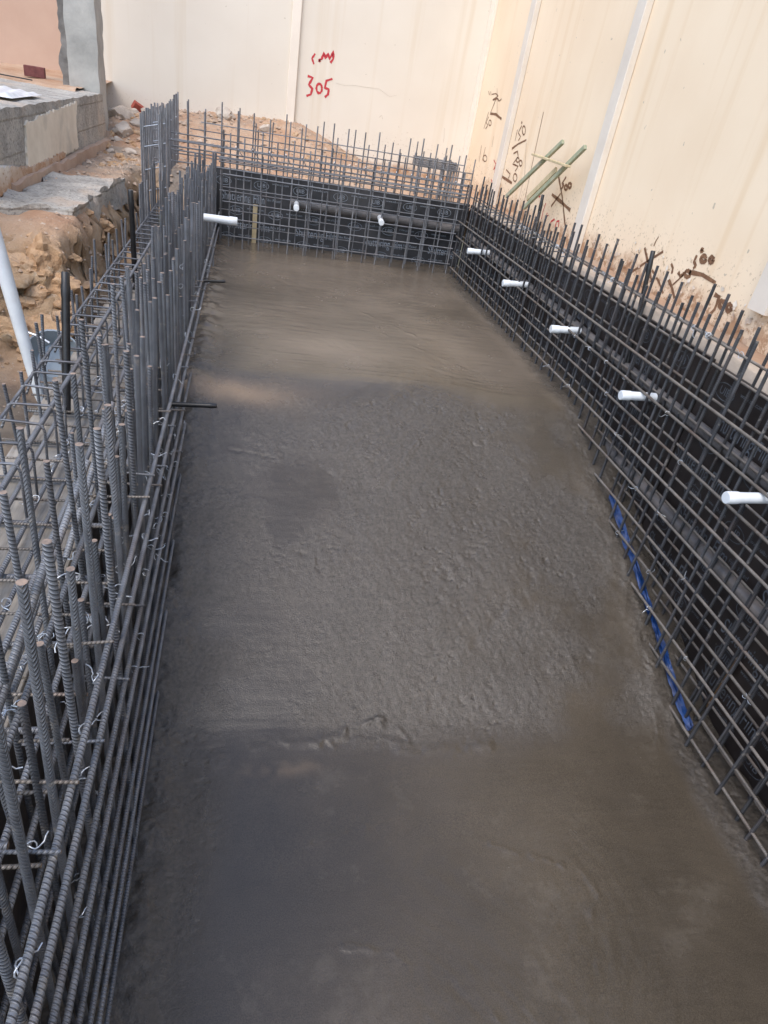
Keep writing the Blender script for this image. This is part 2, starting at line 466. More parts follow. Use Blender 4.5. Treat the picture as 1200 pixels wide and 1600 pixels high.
# ------------------------------------------------------------------ setting: pool floor, ground
def floor_z(y):
    return np.where(y > 3.75, 0.0, np.maximum(-0.84, -0.42 * (3.75 - y)))
def build_floor():
    xs = np.arange(-0.50, 2.30, 0.0062); ys = np.concatenate([np.arange(-1.6, 0.4, 0.05), np.arange(0.4, 4.2, 0.0058), np.arange(4.2, 7.5, 0.016)])
    X, Y = np.meshgrid(xs, ys)
    # soft kinks at the two slope breaks
    Z = np.zeros_like(X)
    for d in np.linspace(-0.12, 0.12, 7):
        Z += floor_z(Y + d + 0.06 * fbm(X, Y, 1.3, 2)) / 7
    edge = np.minimum(X + 0.27, 2.065 - X)
    wob = fbm(X, Y, 1.6, 4)
    coarse = sstep(1.70, 1.95, Y + 0.22 * wob) * (1 - sstep(3.35, 3.85, Y + 0.35 * wob + 0.3 * fbm(X, Y, 0.7, 2)))
    # smoother pools of slurry inside the coarse stretch
    pool = sstep(-0.05, 0.45, fbm(X + 4, Y, 2.1, 5, 0.6)) * 0.85
    coarse = coarse * (1 - pool)
    left = (1 - sstep(0.0, 0.28, X + 0.22 + 0.12 * wob)) * 0.75 * (1 - sstep(4.0, 4.6, Y))
    rightb = (1 - sstep(0.0, 0.10, 2.065 - X + 0.06 * wob)) * 0.9
    coarse = np.clip(np.maximum(np.maximum(coarse, left), rightb), 0, 1)
    patch = 0.15 + sstep(-0.15, 0.35, fbm(X, Y, 3.0, 4))
    tears = np.maximum(0, fbm(X + 2, Y * 1.6, 30, 3, 0.6) - 0.22)
    drag = fbm(X * 3.0 + Y * 1.2, Y * 0.9 - X * 0.5, 9, 3)
    Z += coarse * (0.0022 * fbm(X, Y, 38, 3, 0.65) + 0.0022 * fbm(X, Y, 9, 3) - 0.013 * tears * patch + 0.0016 * drag) + 0.008 * fbm(X, Y, 1.1, 3)
    Z += (1 - coarse) * 0.0010 * fbm(X * 0.6, Y * 4.0, 9, 3)
    # float strokes: arcs swept round where the finisher stood
    for cx, cy, rad, amp in ((0.1, 0.2, 1.3, .0022), (1.6, 0.3, 1.2, .0020), (0.9, 1.0, 0.7, .0016), (0.3, 4.2, 1.3, .0020), (1.7, 4.6, 1.2, .0020), (0.8, 6.2, 1.2, .0018), (1.9, 2.6, 0.9, .0022)):
        r = np.hypot(X - cx, Y - cy); an = np.arctan2(Y - cy, X - cx)
        Z += amp * fbm(r * 5.5, an * 0.9 + cx, 5, 4, 0.6) * np.exp(-((r - 0.6 * rad) / (0.45 * rad)) ** 2) * sstep(-0.1, 0.3, fbm(an * 0.6 + cx * 3, r * 0.8, 1.5, 2))
    # slop heaped against the bars
    Z += (0.012 + 0.016 * (X < 1)) * (1 - sstep(0.0, 0.14, edge)) * (0.8 + 0.8 * fbm(X, Y, 9, 4))
    def ridge(pts, h, w):
        nonlocal Z
        D = np.full_like(X, 9.0)
        for (x0, y0), (x1, y1) in zip(pts[:-1], pts[1:]):
            dx, dy = x1 - x0, y1 - y0
            t = np.clip(((X - x0) * dx + (Y - y0) * dy) / (dx * dx + dy * dy), 0, 1)
            D = np.minimum(D, np.hypot(X - x0 - t * dx, Y - y0 - t * dy))
        D = D + 0.022 * fbm(X, Y, 15, 3)
        Z = Z + h * np.exp(-(D / w) ** 2) * (0.3 + 1.2 * np.abs(fbm(X, Y, 8, 2))) * sstep(-0.45, 0.10, fbm(X + 3, Y, 13, 3))
    ridge([(0.40, 1.01), (0.57, 0.97), (0.69, 0.91), (0.79, 0.82), (0.86, 0.75)], 0.004, 0.008)
    ridge([(0.12, 1.22), (0.21, 1.30), (0.35, 1.38), (0.60, 1.43)], 0.004, 0.007)
    ridge([(1.0, 1.31), (1.08, 1.28), (1.33, 1.19), (1.36, 1.10), (1.30, 1.03)], 0.004, 0.007)
    ridge([(0.50, 1.85), (0.64, 1.88), (0.72, 1.85), (0.77, 1.80)], 0.011, 0.014)
    ridge([(-0.06, 1.72), (0.17, 1.80), (0.44, 1.79), (0.66, 1.80), (0.82, 1.74), (1.12, 1.75)], 0.007, 0.03)
    ridge([(0.69, 3.58), (0.9, 3.66), (1.12, 3.82), (1.34, 3.72)], -0.008, 0.014)
    ridge([(0.78, 3.01), (1.02, 3.36)], 0.006, 0.010)
    ridge([(0.60, 3.28), (0.54, 3.05)], 0.006, 0.009)
    ridge([(-0.05, 3.21), (0.43, 3.13), (0.63, 3.0)], -0.006, 0.010)
    ridge([(2.02, 1.91), (1.98, 1.77), (1.93, 1.67)], 0.005, 0.008)
    ridge([(0.9, 5.3), (1.35, 4.7)], 0.004, 0.010)
    ridge([(1.0, 4.8), (1.5, 4.2)], 0.004, 0.008)
    ridge([(1.15, 2.2), (1.55, 2.55)], -0.006, 0.02)
    for k in range(7):
        yy = 4.5 + 0.11 * k
        ridge([(-0.15, yy), (0.35 + 0.05 * (k % 3), yy - 0.10)], 0.0025, 0.006)
    dry = sstep(3.6, 4.3, Y + 0.3 * wob) * (0.55 + 0.5 * fbm(X, Y, 1.8, 3))
    sand = np.exp(-(((X + 0.05) / 0.30) ** 2 + ((Y - 3.62 - 0.1 * wob) / 0.10) ** 2)) * 0.85
    sand += np.exp(-(((X - 0.22) / 0.16) ** 2 + ((Y - 1.70 - 0.05 * wob) / 0.035) ** 2)) * 0.35 * sstep(-0.3, 0.4, fbm(X, Y, 12, 3))
    cols = np.stack([coarse, np.clip(dry, 0, 1), np.clip(sand, 0, 1)], -1)
    me = grid_mesh('pool_floor', X, Y, Z, None, cols, 'finish')
    tag(link('pool_floor', me, 'wet_concrete'), kind='structure')
build_floor()

def ground_h(X, Y):
    n1 = fbm(X, Y, 1.2, 4); n2 = fbm(X, Y, 5, 5, 0.6)
    z = 0.57 + 0.03 * n1
    # spoil heaped against the back wall
    ztop = np.interp(X, [-2.2, -1.3, -0.9, -0.5, 0.2, 0.55, 0.8, 1.1, 1.4, 1.8, 2.8], [.80, .83, .90, .97, 1.0, 1.0, .92, .81, .70, .60, .50])
    z = z + (ztop - 0.57) * sstep(7.9, 9.75, Y + 0.25 * n1) + 0.022 * fbm(X, Y, 9, 4, 0.6) * sstep(6.5, 8, Y)
    # excavated pit beside the rebar on the left
    crag = 0.10 * n1 + 0.17 * fbm(X, Y, 3.3, 5, 0.62)
    ytop = 4.45 - 0.9 * sstep(-1.1, -2.2, X) + crag
    dpit = ytop - Y
    pit = sstep(0.0, 1.15, dpit)
    xgap = sstep(-1.08 + 0.5 * crag, -0.90 + 0.4 * crag, X) * (1 - sstep(6.6, 7.4, Y))
    pit = np.maximum(pit, 0.9 * xgap) * (X < 0.5)
    z = z - pit * (0.58 + 0.06 * n1)
    face = pit * (1 - pit) * 4
    z = z + 0.03 * n2 * (0.4 + face) + face * (0.10 * fbm(X, Y, 7, 6, 0.68) - 0.08 * np.maximum(np.abs(fbm(X, Y, 6, 4, 0.6)) - 0.15, 0))
    lump = np.maximum(fbm(X, Y, 7, 2), 0) * 0.05
    z = z + lump * (X < -0.8)
    z = np.where(X > 2.3, 0.60 + 0.02 * n2 + 0.01 * n1, z)
    return z, pit, face
def build_ground():
    xs = np.concatenate([[-90, -40, -15], np.arange(-6, -3, 0.12), np.arange(-3, 3.2, 0.024), [6, 15, 40, 90]])
    ys = np.concatenate([[-90, -40, -15, -6], np.arange(-3, 2.0, 0.06), np.arange(2.0, 10.4, 0.026), [14, 30, 90]])
    X, Y = np.meshgrid(xs, ys)
    Z, pit, face = ground_h(np.clip(X, -6, 3.2), np.clip(Y, -3, 10.4))
    Z = np.where((X > 3.3) | (Y > 10.5) | (X < -6), 0.5, Z)
    base_x, base_y = X, Y
    keep = ~(((X > -0.86) & (X < 2.30) & (Y > -1.7) & (Y < 6.9)) | ((X > -0.38) & (X < 2.30) & (Y > -1.7) & (Y < 7.44)))
    dirty = 0.8 * sstep(0.93, 1.0, pit) * (1 - 0.5 * sstep(-0.2, 0.3, fbm(X, Y, 2, 3)))
    dirty = np.maximum(dirty, 0.75 * sstep(-1.35, -1.7, X) * (Y < 4.6) * (fbm(X, Y, 3, 3) > -0.25) * (1 - face))
    yellow = np.clip(face * 1.2, 0, 1) * (X < -0.8)
    cols = np.stack([np.clip(dirty, 0, 1), np.clip(yellow, 0, 1), np.zeros_like(X)], -1)
    fm = face * (base_x < -0.86) * (base_x > -4)
    X = base_x + fm * (0.12 * fbm(base_x + 3, Z * 2.2 + base_y * 0.35, 6, 5, 0.65))
    Y = base_y + fm * (0.20 * fbm(base_x + 9, Z * 2.2 + base_y * 0.35, 5, 5, 0.65))
    X = np.where(base_x < -0.86, np.minimum(X, -0.865), base_x)
    me = grid_mesh('ground', X, Y, Z, keep, cols, 'soil_kind')
    tag(link('ground', me, 'soil'), kind='structure')
build_ground()
def gz(x, y):
    return float(ground_h(np.array([[x]], float), np.array([[y]], float))[0][0, 0])

# ------------------------------------------------------------------ walls
def ribbon(marks, place, w0):
    """flat hand-brushed strokes: each stroke a strip lying on the wall"""
    V, F = [], []
    for w, pts in marks:
        p = [np.array(q, float) for q in pts]
        # subdivide for a hand-drawn wobble
        q = []
        for a, b in zip(p[:-1], p[1:]):
            for t in np.linspace(0, 1, 4)[:-1]:
                q.append(a + (b - a) * t)
        q.append(p[-1])
        n0 = len(V)
        for i, c in enumerate(q):
            t = q[min(i + 1, len(q) - 1)] - q[max(i - 1, 0)]
            L = np.hypot(*t) or 1
            nrm = np.array([-t[1], t[0]]) / L
            hw = 0.5 * w0 * w * (0.75 + 0.5 * rnd.random())
            V.append(place(*(c + nrm * hw))); V.append(place(*(c - nrm * hw)))
        for i in range(len(q) - 1):
            a = n0 + 2 * i
            F.append((a, a + 1, a + 3, a + 2))
    return V, F

MARK_BROWN = [(0.8,[(9.457,1.73),(9.388,1.689)]),(0.8,[(9.366,1.729),(9.322,1.691)]),(0.8,[(9.295,1.7),(9.14,1.712),(9.026,1.691),(9.216,1.643)]),(1,[(9.183,1.644),(9.037,1.665),(8.953,1.64),(8.877,1.662)]),(0.4,[(9.136,1.77),(9.017,1.625),(8.899,1.48)]),(0.8,[(9.094,1.655),(9.199,1.499)]),(1.6,[(9.199,1.499),(8.968,1.502),(8.717,1.465)]),(0.7,[(9.278,1.513),(9.335,1.326)]),(0.8,[(9.237,1.463),(9.289,1.399),(9.195,1.37),(9.268,1.33)]),(0.8,[(9.082,1.406),(9.077,1.388),(9.094,1.376),(9.126,1.374),(9.161,1.383),(9.185,1.4),(9.19,1.418),(9.173,1.43),(9.14,1.432),(9.106,1.423),(9.082,1.406)]),(0.6,[(9.291,1.141),(9.252,0.962)]),(0.7,[(9.109,1.138),(9.124,0.984)]),(0.8,[(8.955,1.027),(8.954,1.007),(8.983,0.991),(9.031,0.986),(9.081,0.994),(9.112,1.012),(9.113,1.033),(9.083,1.049),(9.035,1.054),(8.986,1.045),(8.955,1.027)]),(0.4,[(8.871,1.279),(8.853,1.16)]),(0.5,[(11.451,1.202),(11.291,1.04)]),(0.8,[(8.082,1.398),(8.077,1.289)]),(0.9,[(7.974,1.443),(8.033,1.37),(7.928,1.339),(7.974,1.297)]),(0.9,[(7.825,1.407),(7.816,1.383),(7.829,1.366),(7.859,1.364),(7.896,1.377),(7.924,1.401),(7.934,1.425),(7.92,1.441),(7.89,1.443),(7.854,1.43),(7.825,1.407)]),(1.2,[(8.011,1.476),(7.979,1.463)]),(1.3,[(8.122,1.206),(7.951,1.268),(7.733,1.323)]),(0.9,[(8.034,1.166),(7.923,1.199),(7.857,1.151),(7.982,1.067),(7.787,1.063),(7.852,1.008)]),(0.9,[(7.804,1.124),(7.802,1.111),(7.818,1.101),(7.846,1.098),(7.875,1.103),(7.894,1.115),(7.896,1.129),(7.88,1.139),(7.852,1.142),(7.823,1.136),(7.804,1.124)]),(0.9,[(7.693,1.105),(7.689,1.089),(7.703,1.077),(7.731,1.074),(7.76,1.081),(7.781,1.095),(7.785,1.112),(7.77,1.123),(7.743,1.126),(7.713,1.119),(7.693,1.105)]),(1.6,[(8.233,0.907),(7.865,0.886)]),(0.8,[(8.152,0.991),(7.982,0.961),(8.025,0.907)]),(0.9,[(7.745,0.957),(7.739,0.934),(7.759,0.917),(7.796,0.913),(7.837,0.922),(7.866,0.942),(7.871,0.966),(7.852,0.982),(7.814,0.987),(7.774,0.977),(7.745,0.957)]),(0.7,[(7.431,1.596),(7.397,1.18),(7.357,0.787)]),(0.3,[(7.716,1.302),(7.526,0.999),(7.533,0.745)]),(1.3,[(6.661,1.116),(6.434,0.952),(6.174,0.718)]),(1.8,[(6.687,0.937),(6.44,0.91),(6.182,0.875)]),(1.2,[(6.631,0.838),(6.489,0.972)]),(1.5,[(6.466,1.118),(6.516,1.058),(6.466,1.044),(6.513,1.003)]),(1.5,[(6.377,1.039),(6.374,1.027),(6.385,1.018),(6.404,1.015),(6.425,1.02),(6.44,1.031),(6.443,1.043),(6.433,1.052),(6.414,1.055),(6.392,1.05),(6.377,1.039)]),(1.5,[(6.303,1.065),(6.301,1.053),(6.312,1.044),(6.333,1.041),(6.356,1.046),(6.372,1.056),(6.374,1.068),(6.362,1.078),(6.341,1.08),(6.319,1.076),(6.303,1.065)]),(1.6,[(4.078,0.977),(4.078,0.97),(4.088,0.968),(4.097,0.973),(4.096,0.98),(4.087,0.982),(4.078,0.977)]),(1.3,[(4.12,0.937),(4.123,0.895),(4.089,0.88),(4.105,0.856)]),(1.7,[(4.014,0.937),(4.011,0.926),(4.02,0.917),(4.035,0.913),(4.053,0.916),(4.066,0.926),(4.069,0.937),(4.06,0.947),(4.044,0.95),(4.027,0.947),(4.014,0.937)]),(1.7,[(3.939,0.949),(3.936,0.939),(3.942,0.931),(3.954,0.928),(3.968,0.932),(3.978,0.94),(3.981,0.95),(3.975,0.958),(3.963,0.961),(3.949,0.957),(3.939,0.949)]),(1.2,[(4.362,0.828),(4.323,0.806),(4.314,0.771)]),(1.3,[(4.249,0.799),(4.212,0.781),(4.187,0.796),(4.189,0.814)]),(1.6,[(4.113,0.82),(4.111,0.809),(4.121,0.799),(4.139,0.794),(4.158,0.797),(4.171,0.806),(4.173,0.818),(4.163,0.827),(4.145,0.832),(4.126,0.829),(4.113,0.82)]),(1.6,[(4.13,0.828),(3.987,0.845),(3.833,0.835)]),(0.9,[(3.833,0.835),(3.822,0.778),(3.819,0.703)]),(1.4,[(4.758,0.849),(4.605,0.739),(4.524,0.666)]),(1.1,[(4.822,0.659),(4.651,0.781),(4.507,0.877)]),(1.1,[(4.562,0.736),(4.433,0.69),(4.326,0.634)]),(1.4,[(4.359,0.747),(4.259,0.697),(4.181,0.642)]),(0.9,[(4.257,0.71),(4.178,0.798)]),(1.6,[(3.798,0.773),(3.745,0.77),(3.742,0.725),(3.741,0.696),(3.764,0.657)]),(1.7,[(3.67,0.746),(3.666,0.734),(3.673,0.724),(3.687,0.72),(3.703,0.723),(3.716,0.733),(3.719,0.745),(3.713,0.756),(3.699,0.76),(3.682,0.756),(3.67,0.746)]),(1.7,[(3.601,0.747),(3.597,0.735),(3.603,0.725),(3.615,0.722),(3.63,0.725),(3.642,0.735),(3.646,0.747),(3.641,0.757),(3.628,0.761),(3.613,0.757),(3.601,0.747)]),(0.6,[(4.629,0.952),(4.644,0.918),(4.646,0.885)])]
MARK_RED = [(1,[(8.674,1.038),(8.564,1.006),(8.608,0.94),(8.515,0.985),(8.552,0.912),(8.55,1.067)]),(0.9,[(8.619,0.834),(8.52,0.793),(8.572,0.76)]),(1.2,[(7.074,0.863),(7.018,0.88),(6.957,0.874)]),(0.9,[(6.778,0.844),(6.793,0.768),(6.781,0.696)]),(1,[(6.678,0.773),(6.701,0.725),(6.632,0.758)]),(1.2,[(6.466,0.75),(6.535,0.717),(6.536,0.68)]),(1.2,[(6.409,0.689),(6.408,0.739),(6.359,0.755),(6.338,0.702)])]
MARK_CM = [(1,[(0.709,1.787),(0.674,1.732),(0.704,1.675)]),(1.5,[(0.775,1.726),(0.773,1.721),(0.768,1.722),(0.768,1.728),(0.772,1.731),(0.775,1.726)]),(1.2,[(0.79,1.734),(0.816,1.813),(0.836,1.758),(0.87,1.813),(0.889,1.755),(0.933,1.845),(0.936,1.765),(0.906,1.722)]),(1.2,[(0.638,1.541),(0.704,1.534),(0.661,1.45),(0.709,1.415),(0.695,1.351),(0.642,1.326)]),(1.2,[(0.831,1.437),(0.828,1.406),(0.811,1.384),(0.789,1.381),(0.769,1.397),(0.759,1.426),(0.763,1.457),(0.779,1.478),(0.801,1.482),(0.821,1.466),(0.831,1.437)]),(1.2,[(0.951,1.559),(0.877,1.527),(0.865,1.447),(0.917,1.442),(0.913,1.385),(0.876,1.348)])]
MARK_CRACK = [(0.3,[(1.001,1.52),(1.115,1.512),(1.248,1.533),(1.373,1.535),(1.56,1.546),(1.629,1.513),(1.709,1.48),(1.8,1.512)]),(0.5,[(1.609,1.23),(1.636,1.262),(1.658,1.219)]),(0.5,[(2.504,1.242),(2.523,1.131),(2.524,1.074)]),(0.6,[(0.487,1.594),(0.493,1.569),(0.512,1.581)]),(0.7,[(1.884,1.17),(1.886,1.157)]),(0.6,[(1.308,1.991),(1.318,1.98)])]


# right boundary wall, X = 2.85
rw = thing('boundary_wall', 'tall cream boundary wall on the right scrawled with brown measurements', 'wall', (2.95, 3, 0.4))
def child(o, parent):
    """parent with the world position kept"""
    o.parent = parent
    o.matrix_parent_inverse = Matrix.Translation(parent.location).inverted()
    return o
child(MB().box((2.85, -7, 0.0), (3.05, 10.2, 4.3)).obj('wall_face', 'wall_cream'), rw)
for y, w in ((5.83, 0.15), (8.31, 0.15), (0.9, 0.15)):
    child(MB().box((2.79, y - w / 2, 0.3), (2.848, y + w / 2, 4.3)).obj('post', 'post', None, False, 0.006), rw)
# the nearest post has lost its foot
pb = MB(); pb.box((2.79, 3.255, 0.80), (2.848, 3.405, 4.3)); pb.box((2.80, 3.13, 0.80), (2.848, 3.20, 4.3))
o = child(pb.obj('post', 'post'), rw); o['label'] = 'post broken away at its foot'
child(MB().box((2.82, 9.80, 0.3), (2.848, 9.997, 4.3)).obj('corner_strip', 'post_cream'), rw)
for nm, L, mt, w0 in (('brown_writing', MARK_BROWN, 'mark_brown', 0.016), ('red_writing', MARK_RED, 'mark_red', 0.013)):
    V, F = ribbon(L, lambda a, b: (2.8475, a, b), w0)
    child(mesh_obj(nm, V, F, mt), rw)
# peeled plaster flakes low on the wall
rr = random.Random(5)
fl = MB()
for i in range(150):
    y = rr.uniform(2.6, 5.6); z = 0.60 + abs(rr.gauss(0, 0.11))
    s = rr.uniform(0.008, 0.03)
    n = rr.randint(4, 6)
    ps = [(2.85 - rr.uniform(0.004, 0.014), y + s * math.cos(6.28 * k / n) * rr.uniform(.5, 1), z + s * math.sin(6.28 * k / n) * rr.uniform(.4, 1)) for k in range(n)]
    b0 = len(fl.v); fl.v += ps; fl.f.append(tuple(b0 + k for k in range(n)))
o = child(fl.obj('peeling_flakes', 'wall_white'), rw); o['kind'] = 'stuff'

bw = thing('rear_wall', 'off white boundary wall across the back marked 305 in red', 'wall', (0.5, 10.1, 0.4))
child(MB().box((-1.9, 10.0, 0.0), (2.845, 10.2, 4.3)).obj('wall_face', 'wall_white'), bw)
child(MB().box((0.395, 9.955, 0.4), (0.505, 9.998, 4.3)).obj('post', 'post_cream', None, False, 0.006), bw)
V, F = ribbon(MARK_CM, lambda a, b: (a, 9.9975, b), 0.021)
child(mesh_obj('red_writing', V, F, 'mark_red'), bw)
V, F = ribbon(MARK_CRACK, lambda a, b: (a, 9.9975, b), 0.009)
child(mesh_obj('crack', V, F, 'mark_pale'), bw)

# neighbouring building at the left back, seen past the old column
ow = thing('neighbour_wall', 'peach house wall behind the old grey column', 'wall', (-4, 10.3, 0.5))
child(MB().box((-9, 10.25, 0.0), (-1.905, 10.5, 4.3)).obj('wall_face', 'orange_wall'), ow)

# ------------------------------------------------------------------ old foundation with column (left back)
def rough_block(name, a, b, mat, n=0.03, parent=None, amp=0.012, seed=0, skew=None):
    """box cut into cells and pushed about so that no edge is clean"""
    bm = bmesh.new()
    bmesh.ops.create_cube(bm, size=1)
    sx, sy, sz = (b[i] - a[i] for i in range(3))
    for v in bm.verts:
        v.co = Vector((a[0] + (v.co.x + .5) * sx, a[1] + (v.co.y + .5) * sy, a[2] + (v.co.z + .5) * sz))
    for ax, L in ((0, sx), (1, sy), (2, sz)):
        k = max(1, min(60, int(L / n)))
        for i in range(1, k):
            co = [0, 0, 0]; co[ax] = a[ax] + L * i / k
            no = [0, 0, 0]; no[ax] = 1
            bmesh.ops.bisect_plane(bm, geom=bm.verts[:] + bm.edges[:] + bm.faces[:], plane_co=co, plane_no=no)
    from mathutils import noise as mn
    c = Vector(((a[0] + b[0]) / 2, (a[1] + b[1]) / 2, (a[2] + b[2]) / 2))
    for v in bm.verts:
        p = v.co * 6 + Vector((seed * 7.1, 0, 0))
        ed = sum(1 for i in range(3) if min(v.co[i] - a[i], b[i] - v.co[i]) < 1e-4)
        k = amp * (1.0 if ed < 2 else 2.2)
        d = mn.noise_vector(p) * k + mn.noise_vector(p * 4) * k * 0.5
        v.co += d
        if ed >= 2:
            v.co += (c - v.co).normalized() * amp * (0.5 + mn.noise(p * 2))
        if skew:
            v.co = Vector(skew(v.co))
    me = bpy.data.meshes.new(name); bm.to_mesh(me); bm.free()
    for p in me.polygons: p.use_smooth = True
    sharp_edges(me, 40)
    return link(name, me, mat, parent)

fw = thing('foundation_wall', 'old grey foundation wall with patchy plaster and a concrete column stump', 'wall', (-1.8, 6.6, 0.5))
child(rough_block('block_wall', (-2.6, 4.55, 0.52), (-1.52, 8.38, 1.06), 'old_concrete', 0.04, None, 0.007, 1), fw)
child(rough_block('block_wall', (-2.4, 2.2, 0.52), (-1.66, 4.52, 1.02), 'old_concrete', 0.04, None, 0.010, 8), fw)
child(rough_block('column', (-1.84, 8.385, 0.45), (-1.55, 8.72, 3.6), 'column', 0.045, None, 0.006, 2), fw)
child(rough_block('broken_wall_edge', (-1.945, 8.55, 1.05), (-1.86, 8.80, 3.6), 'mortar_shaded', 0.05, None, 0.02, 3), fw)
child(rough_block('footing', (-1.62, 5.0, 0.50), (-1.47, 8.36, 0.66), 'footing', 0.05, None, 0.012, 4), fw)
# plaster patch: irregular outline in the wall's own plane
def patch(name, outline, x, th, mat, seed):
    rr = random.Random(seed)
    pts = []
    for (y0, z0), (y1, z1) in zip(outline, outline[1:] + outline[:1]):
        n = max(2, int(math.hypot(y1 - y0, z1 - z0) / 0.025))
        for i in range(n):
            t = i / n
            pts.append((y0 + (y1 - y0) * t + rr.uniform(-.014, .014), z0 + (z1 - z0) * t + rr.uniform(-.012, .012)))
    bm = bmesh.new()
    vs = [bm.verts.new((x, y, z)) for y, z in pts]
    f = bm.faces.new(vs)
    r = bmesh.ops.extrude_face_region(bm, geom=[f])
    for v in r['geom']:
        if isinstance(v, bmesh.types.BMVert):
            v.co.x += th
    bmesh.ops.recalc_face_normals(bm, faces=bm.faces)
    bmesh.ops.triangulate(bm, faces=[q for q in bm.faces if len(q.verts) > 4])
    me = bpy.data.meshes.new(name); bm.to_mesh(me); bm.free()
    return link(name, me, mat)
child(patch('plaster_patch', [(5.45, 0.68), (7.05, 0.68), (7.0, 0.85), (7.1, 1.03), (6.3, 1.0), (5.5, 0.96)], -1.522, 0.014, 'plaster', 4), fw)
child(patch('plaster_patch', [(4.7, 0.60), (5.5, 0.64), (6.5, 0.66), (6.5, 0.70), (5.4, 0.70), (4.75, 0.78)], -1.520, 0.022, 'wall_white', 6), fw)

tag(rough_block('old_footing', (-1.50, 4.58, 0.42), (-1.04, 6.1, 0.615), 'old_concrete', 0.05, None, 0.022, 6,
    lambda c: (c.x + 0.16 * (c.y - 5.2) * 0.35, c.y + 0.12 * math.sin(c.x * 5), c.z)),
    'flat worn grey concrete footing on the brink of the dug bank', 'footing')
# ------------------------------------------------------------------ stones and bricks
def stone(name, loc, size, label, cat='stone', mat='stone', seed=0, group=None):
    bm = bmesh.new()
    bmesh.ops.create_icosphere(bm, subdivisions=3, radius=1)
    from mathutils import noise as mn
    for v in bm.verts:
        d = v.co.normalized()
        k = 1 + 0.35 * mn.noise(d * 1.3 + Vector((seed * 3.3, 1, 0))) + 0.14 * mn.noise(d * 3.7 + Vector((seed, 0, 2)))
        # facets
        for ax in (Vector((.5, .7, .5)), Vector((-.6, .2, .76)), Vector((.3, -.9, .3)), Vector((-.8, -.5, -.2))):
            a = ax.normalized(); h = d.dot(a) * k
            if h > 0.72: k *= 0.72 / h
        v.co = d * k
        v.co = Vector((v.co.x * size[0], v.co.y * size[1], v.co.z * size[2]))
    me = bpy.data.meshes.new(name); bm.to_mesh(me); bm.free()
    for p in me.polygons: p.use_smooth = True
    sharp_edges(me, 28)
    o = link(name, me, mat, None, loc)
    o.rotation_euler = (0, 0, seed * 1.7)
    return tag(o, label, cat, group)
ST = [(-1.40, 8.75, .15, 'large pale boulder lowest in the rubble beside the grey column'),
      (-1.30, 9.15, .09, 'pale stone just above the large boulder in the rubble'),
      (-1.08, 9.45, .16, 'broad grey boulder high in the rubble next to the tall rebar cluster'),
      (-1.55, 9.45, .15, 'squarish whitish block lying in the rubble against the column'),
      (-1.12, 8.75, .09, 'yellowish stone low in the rubble nearest the tall rebar cluster'),
      (-1.0, 9.75, .13, 'flat pale stone topmost in the rubble against the back wall'),
      (-0.35, 9.5, .14, 'grey white stone seen through the rebar on the dirt mound'),
      (0.15, 9.2, .09, 'small pale stone at the foot of the dirt mound')]
for i, (x, y, s, lab) in enumerate(ST):
    stone('stone', (x, y, gz(x, y) + s * 0.25), (s, s * .8, s * .55), lab, seed=i + 1, group='stones in the rubble at the back')
for i in range(16):
    x, y = rnd.uniform(-1.5, -0.95), rnd.uniform(8.0, 9.8)
    sz = rnd.uniform(0.035, 0.075)
    stone('stone', (x, y, gz(x, y) + sz * 0.2), (sz, sz * .8, sz * .6), 'loose pale stone in the rubble slope between the grey column and the tall rebar', seed=20 + i * 1.7, group='loose stones on the rubble slope')
gm = MB(); gr = random.Random(11)
def chip(x, y, s_):
    if (x > -0.88 and y < 6.95) or (x > -0.4 and y < 7.5): return
    n = len(gm.v); z = gz(x, y) + s_ * 0.25
    ph = gr.random() * 6
    for i in range(5):
        gm.v.append((x + s_ * math.cos(ph + i * 1.257) * gr.uniform(.6, 1.1), y + s_ * math.sin(ph + i * 1.257) * gr.uniform(.6, 1.1), z + gr.uniform(-.3, .1) * s_))
    gm.v.append((x + gr.uniform(-.3, .3) * s_, y + gr.uniform(-.3, .3) * s_, z + s_ * gr.uniform(.3, .8)))
    gm.f.extend([(n + i, n + (i + 1) % 5, n + 5) for i in range(5)])
for i in range(900):
    chip(gr.uniform(-1.75, -0.5), gr.uniform(7.0, 9.9), abs(gr.gauss(0, .015)) + .005)
for i in range(700):
    chip(gr.uniform(-0.5, 1.6), gr.uniform(8.0, 9.9), abs(gr.gauss(0, .014)) + .005)
for i in range(420):
    chip(gr.uniform(-2.6, -0.88), gr.uniform(2.4, 5.2), abs(gr.gauss(0, .008)) + .003)
for i in range(400):
    chip(gr.uniform(-1.5, -0.9), gr.uniform(5, 7.6), abs(gr.gauss(0, .010)) + .004)
for i in range(160):
    x, y = gr.uniform(-2.3, -0.9), gr.uniform(3.2, 4.9)
    if ground_h(np.array([[x]]), np.array([[y]]))[2][0, 0] > 0.35: chip(x, y, gr.uniform(.008, .022))
cm = MB()
tb = bmesh.new(); bmesh.ops.create_icosphere(tb, subdivisions=3, radius=1)
TV = [v.co.copy() for v in tb.verts]; TF = [tuple(v.index for v in f.verts) for f in tb.faces]; tb.free()
from mathutils import noise as mn
def clod(x, y, s_, sink=0.3):
    n = len(cm.v); z = gz(x, y) - s_ * sink; sd = gr.random() * 50
    k = (gr.uniform(.8, 1.4), gr.uniform(.7, 1.2), gr.uniform(.6, 1.0))
    for d in TV:
        q = 1 + 0.5 * mn.noise(d * 1.2 + Vector((sd, 0, 0))) + 0.3 * mn.noise(d * 3.1 + Vector((0, sd, 0))) + 0.16 * mn.noise(d * 7 + Vector((0, 0, sd)))
        cm.v.append((x + d.x * q * s_ * k[0], y + d.y * q * s_ * k[1], z + d.z * q * s_ * k[2]))
    cm.f.extend([tuple(n + i for i in f) for f in TF])
